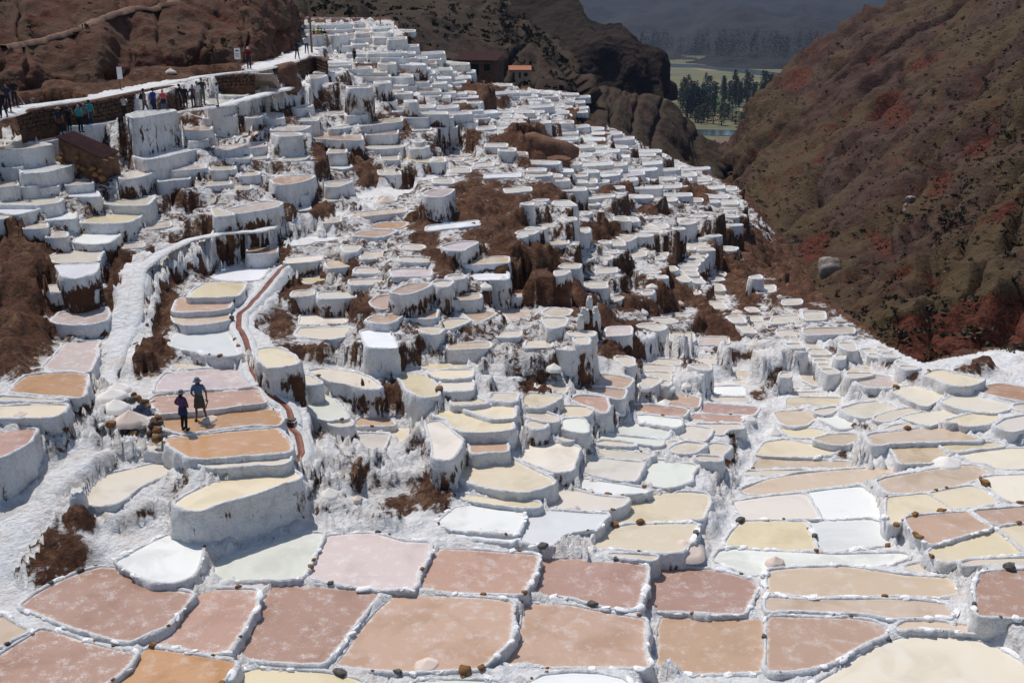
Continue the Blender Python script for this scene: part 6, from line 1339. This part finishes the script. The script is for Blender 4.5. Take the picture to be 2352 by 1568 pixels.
def person(p, hgt, face, label, pose='stand', top=BLK, bot=BLK, hat=None, hatc=BLK, hair=HB, lhair=False, sleeves=False, extra=(), skin=None, shoes=BLK):
    o = thing('person', label, 'person', tuple(p), face); s = hgt / 1.72; o.scale = (s, s, s); sk = skin or M_SKIN
    for nm, key, mt in (('body', 'body', sk), ('shirt', 'long_sleeves' if sleeves else 'shirt', cm(top))) + ((('trousers', 'trousers', cm(bot)),) if bot else ()): add(nm, PM[pose, key], mt, o)
    add('hair', ACC['long_hair' if lhair else 'hair'], cm(hair), o)
    if hat: add('cap' if hat == 'cap' else 'hat', ACC[hat], cm(hatc), o)
    J = skeleton(pose)
    for n in 'LR': q = add('shoe', ACC['shoe'], cm(shoes), o, (J['an' + n][0] * .5 + J['toe' + n][0] * .5, J['an' + n][1] - .03, max(0, J['an' + n][2] - .09)))
    for nm, c in extra: add({'wrap': 'waist_wrap'}.get(nm, nm), ACC[nm], cm(c), o)
    return o
def tourist(c, x, y, hp, face, label, walk='lower', z=None, **k):
    fx, fy = TX(c, x), TY(0, y); zz = z if z is not None else wz(walk, fx, fy) + .03; p = atz(fx, fy, zz); d = p[1] * CP - p[2] * SP; return person(p, min(1.95, max(1.5, hp / 4 * d / FOC * 1.04)), face, label, **k)
PI = math.pi
tourist(0, 145, 985, 235, .4, 'person in black t-shirt and cap at far left on the upper path', 'upper', hat='cap', pose='hip')
tourist(0, 85, 1025, 235, .2, 'person in black behind the front walker at far left', 'upper', pose='stand', top=NAVY)
tourist(0, 42, 1085, 235, .1, 'person in black t-shirt walking in front at far left', 'upper', pose='walk')
tourist(0, -8, 1075, 215, .3, 'person cut by the left edge of the picture', 'upper', pose='stand', top=GRY)
tourist(0, 562, 1235, 230, PI, 'person in navy shirt and straw sun hat above the rusty roof', hat='brim_hat', hatc=(.42, .36, .25), top=NAVY, bot=BLK, extra=(('wrap', (.10, .06, .04)),))
tourist(0, 648, 1210, 215, PI - .4, 'person in black with bright blue cap, hand raised to the face', hat='cap', hatc=(.02, .10, .40), pose='photo')
tourist(0, 748, 1218, 235, PI - .3, 'person in teal t-shirt with grey headscarf and black trousers', top=TEAL, hair=HG, lhair=True, pose='hip')
tourist(0, 795, 1195, 228, PI + .3, 'grey-haired person in grey top between the two teal shirts', top=GRY, hair=HG)
tourist(0, 845, 1178, 240, PI, 'person in teal t-shirt with a dark red print and jeans', top=TEAL, bot=JEAN)
tourist(0, 912, 1148, 215, PI + .2, 'person in white t-shirt with crimson wrap round the waist', top=WHT, bot=JEAN, hair=(.12, .06, .03), extra=(('wrap', RED),))
tourist(0, 1152, 1104, 212, .2, 'person in white t-shirt photographing with raised arms, standing alone', top=WHT, bot=(.03, .03, .02), pose='photo', extra=(('camera', BLK),))
tourist(0, 1340, 1064, 230, PI - .9, 'person in grey with black backpack stepping along the terrace', top=GRY, bot=(.12, .12, .11), pose='walk', extra=(('backpack', BLK),))
tourist(0, 1425, 1058, 230, PI - .5, 'person in royal blue t-shirt and dark jeans', top=BLUE, bot=NAVY)
tourist(0, 1512, 1040, 200, PI, 'blond person in pink top with dark jacket round the waist', top=PINK, bot=(.10, .16, .28), hair=HBL, lhair=True, extra=(('wrap', NAVY),))
tourist(0, 1665, 1005, 215, PI - 1.1, 'person in black with a big dark backpack', extra=(('backpack', NAVY),), top=BLK)
tourist(0, 1708, 998, 198, .1, 'person in black jacket with white sun hat', hat='sun_hat', hatc=WHT, sleeves=True)
tourist(0, 1783, 992, 195, .1, 'person in purple sweater photographing towards the camera', top=PURP, bot=NAVY, pose='photo', lhair=True, sleeves=True)
tourist(0, 1826, 985, 218, .6, 'person in white t-shirt and pale trousers behind the purple sweater', top=WHT, bot=(.35, .32, .27))
tourist(0, 1868, 970, 236, .8, 'tall grey-haired person in dark grey shirt and grey jeans', top=(.05, .055, .05), bot=(.12, .13, .14), hair=HG, pose='hip')
tourist(0, 2005, 978, 195, -1.2, 'person in black vest with white sleeves and cream trousers at the terrace corner', top=WHT, bot=(.55, .5, .42), sleeves=True, pose='hip', extra=(('backpack', BLK),))
tourist(0, 2292, 640, 188, .2, 'person in dark red shirt and white cap standing by the arrow sign', 'upper', top=(.16, .012, .018), bot=NAVY, hat='sun_hat', hatc=WHT)
tourist(1, 380, 545, 148, PI - .3, 'person in black walking up the path beside the red bank', 'upper', pose='walk', lhair=True)
tourist(1, 468, 495, 152, PI, 'person in white shirt and jeans walking up the path to the platform', 'upper', pose='walk', top=WHT, bot=JEAN, sleeves=True)
tourist(1, 650, 537, 120, .2, 'person in black below the viewing platform, left of three', top=BLK)
tourist(1, 712, 527, 132, PI, 'person in light blue shirt below the viewing platform, middle of three', top=(.20, .34, .46), bot=(.05, .05, .05), pose='hip')
tourist(1, 745, 524, 126, PI, 'person in dark jacket below the viewing platform, right of three', top=(.03, .04, .04), bot=JEAN, sleeves=True)
tourist(1, 908, 590, 132, PI - .4, 'person in black alone on the white walkway bend', top=BLK, lhair=True)
for x, y, hp, tp, lb in ((470, 360, 76, WHT, 'person in white on the viewing platform, leftmost'), (538, 385, 100, NAVY, 'person in dark blue on the viewing platform behind the pole'), (577, 388, 118, (.50, .42, .01), 'person in bright yellow shirt on the viewing platform'), (606, 385, 112, (.02, .20, .10), 'person in green on the viewing platform'), (636, 392, 112, BLK, 'person in black at the right end of the viewing platform')):
    tourist(1, x, y, hp, PI + x * .01, lb, z=cz(735, 96, -4.1), top=tp, bot=NAVY)
# the two workers in the amber pond
PW = [P for P in PONDS if P.tile == (0, 2) and P.col == 'a' and 1480 < (P.f[0, 0]) * 4 + 5][0:1]; zwk = [P for P in PONDS if P.tile == (0, 2) and P.col == 'a'][0].z + .0
hpx_ = lambda q, px: px * (q[1] * CP - q[2] * SP) / FOC * 1.06
q1, q2 = atz(TX(0, 1848), TY(2, 722), zwk), atz(TX(0, 1700), TY(2, 812), zwk)
w1 = person(q1, hpx_(q1, 96), .15, 'worker in blue t-shirt, grey skirt and bucket hat holding a wooden scraper', 'worker', (.10, .16, .26), None, 'sun_hat', (.17, .19, .23), HB, True, False, (('skirt', (.085, .08, .07)),), M_SKIND)
w2 = person(q2, hpx_(q2, 90), PI - .5, 'worker in plum jacket, blue apron and brimmed hat seen from behind', 'hip', PURP, BLK, 'brim_hat', (.20, .20, .20), HB, True, True, (('wrap', (.02, .035, .10)),), M_SKIND)
a = np.array(w1.location) + np.array([.27, -.12, .55]); bar('wooden_scraper', 'short pale wooden scraper held by the worker in blue', a, a + np.array([.13, -.03, .36]), .025, M_WOOD, 'scraper')
sp_ = np.array(w1.location) + np.array([.28, -.12, -.02]); hp_ = heap(TX(0, 1930), TY(2, 745), 46, 3, True, 'flat smear of wet pink salt scraped together at the workers\' feet', zwk)
# ------------------------------------------------------------------ thin mountain air
hz = bpy.data.materials.new('thin_haze'); hz.use_nodes = True; hn = hz.node_tree.nodes; hn.remove(hn['Principled BSDF']); pv = hn.new('ShaderNodeVolumePrincipled'); pv.inputs['Color'].default_value = (.45, .6, 1.0, 1); pv.inputs['Density'].default_value = .000055; pv.inputs['Anisotropy'].default_value = .2
hz.node_tree.links.new(pv.outputs[0], hn['Material Output'].inputs['Volume'])
V, F = box(-3500, 4500, -200, 5200, -140, 700); tag(add('haze', mesh('haze', V, F, False), hz), 'thin bluish air over the valley', 'haze', None, 'stuff')
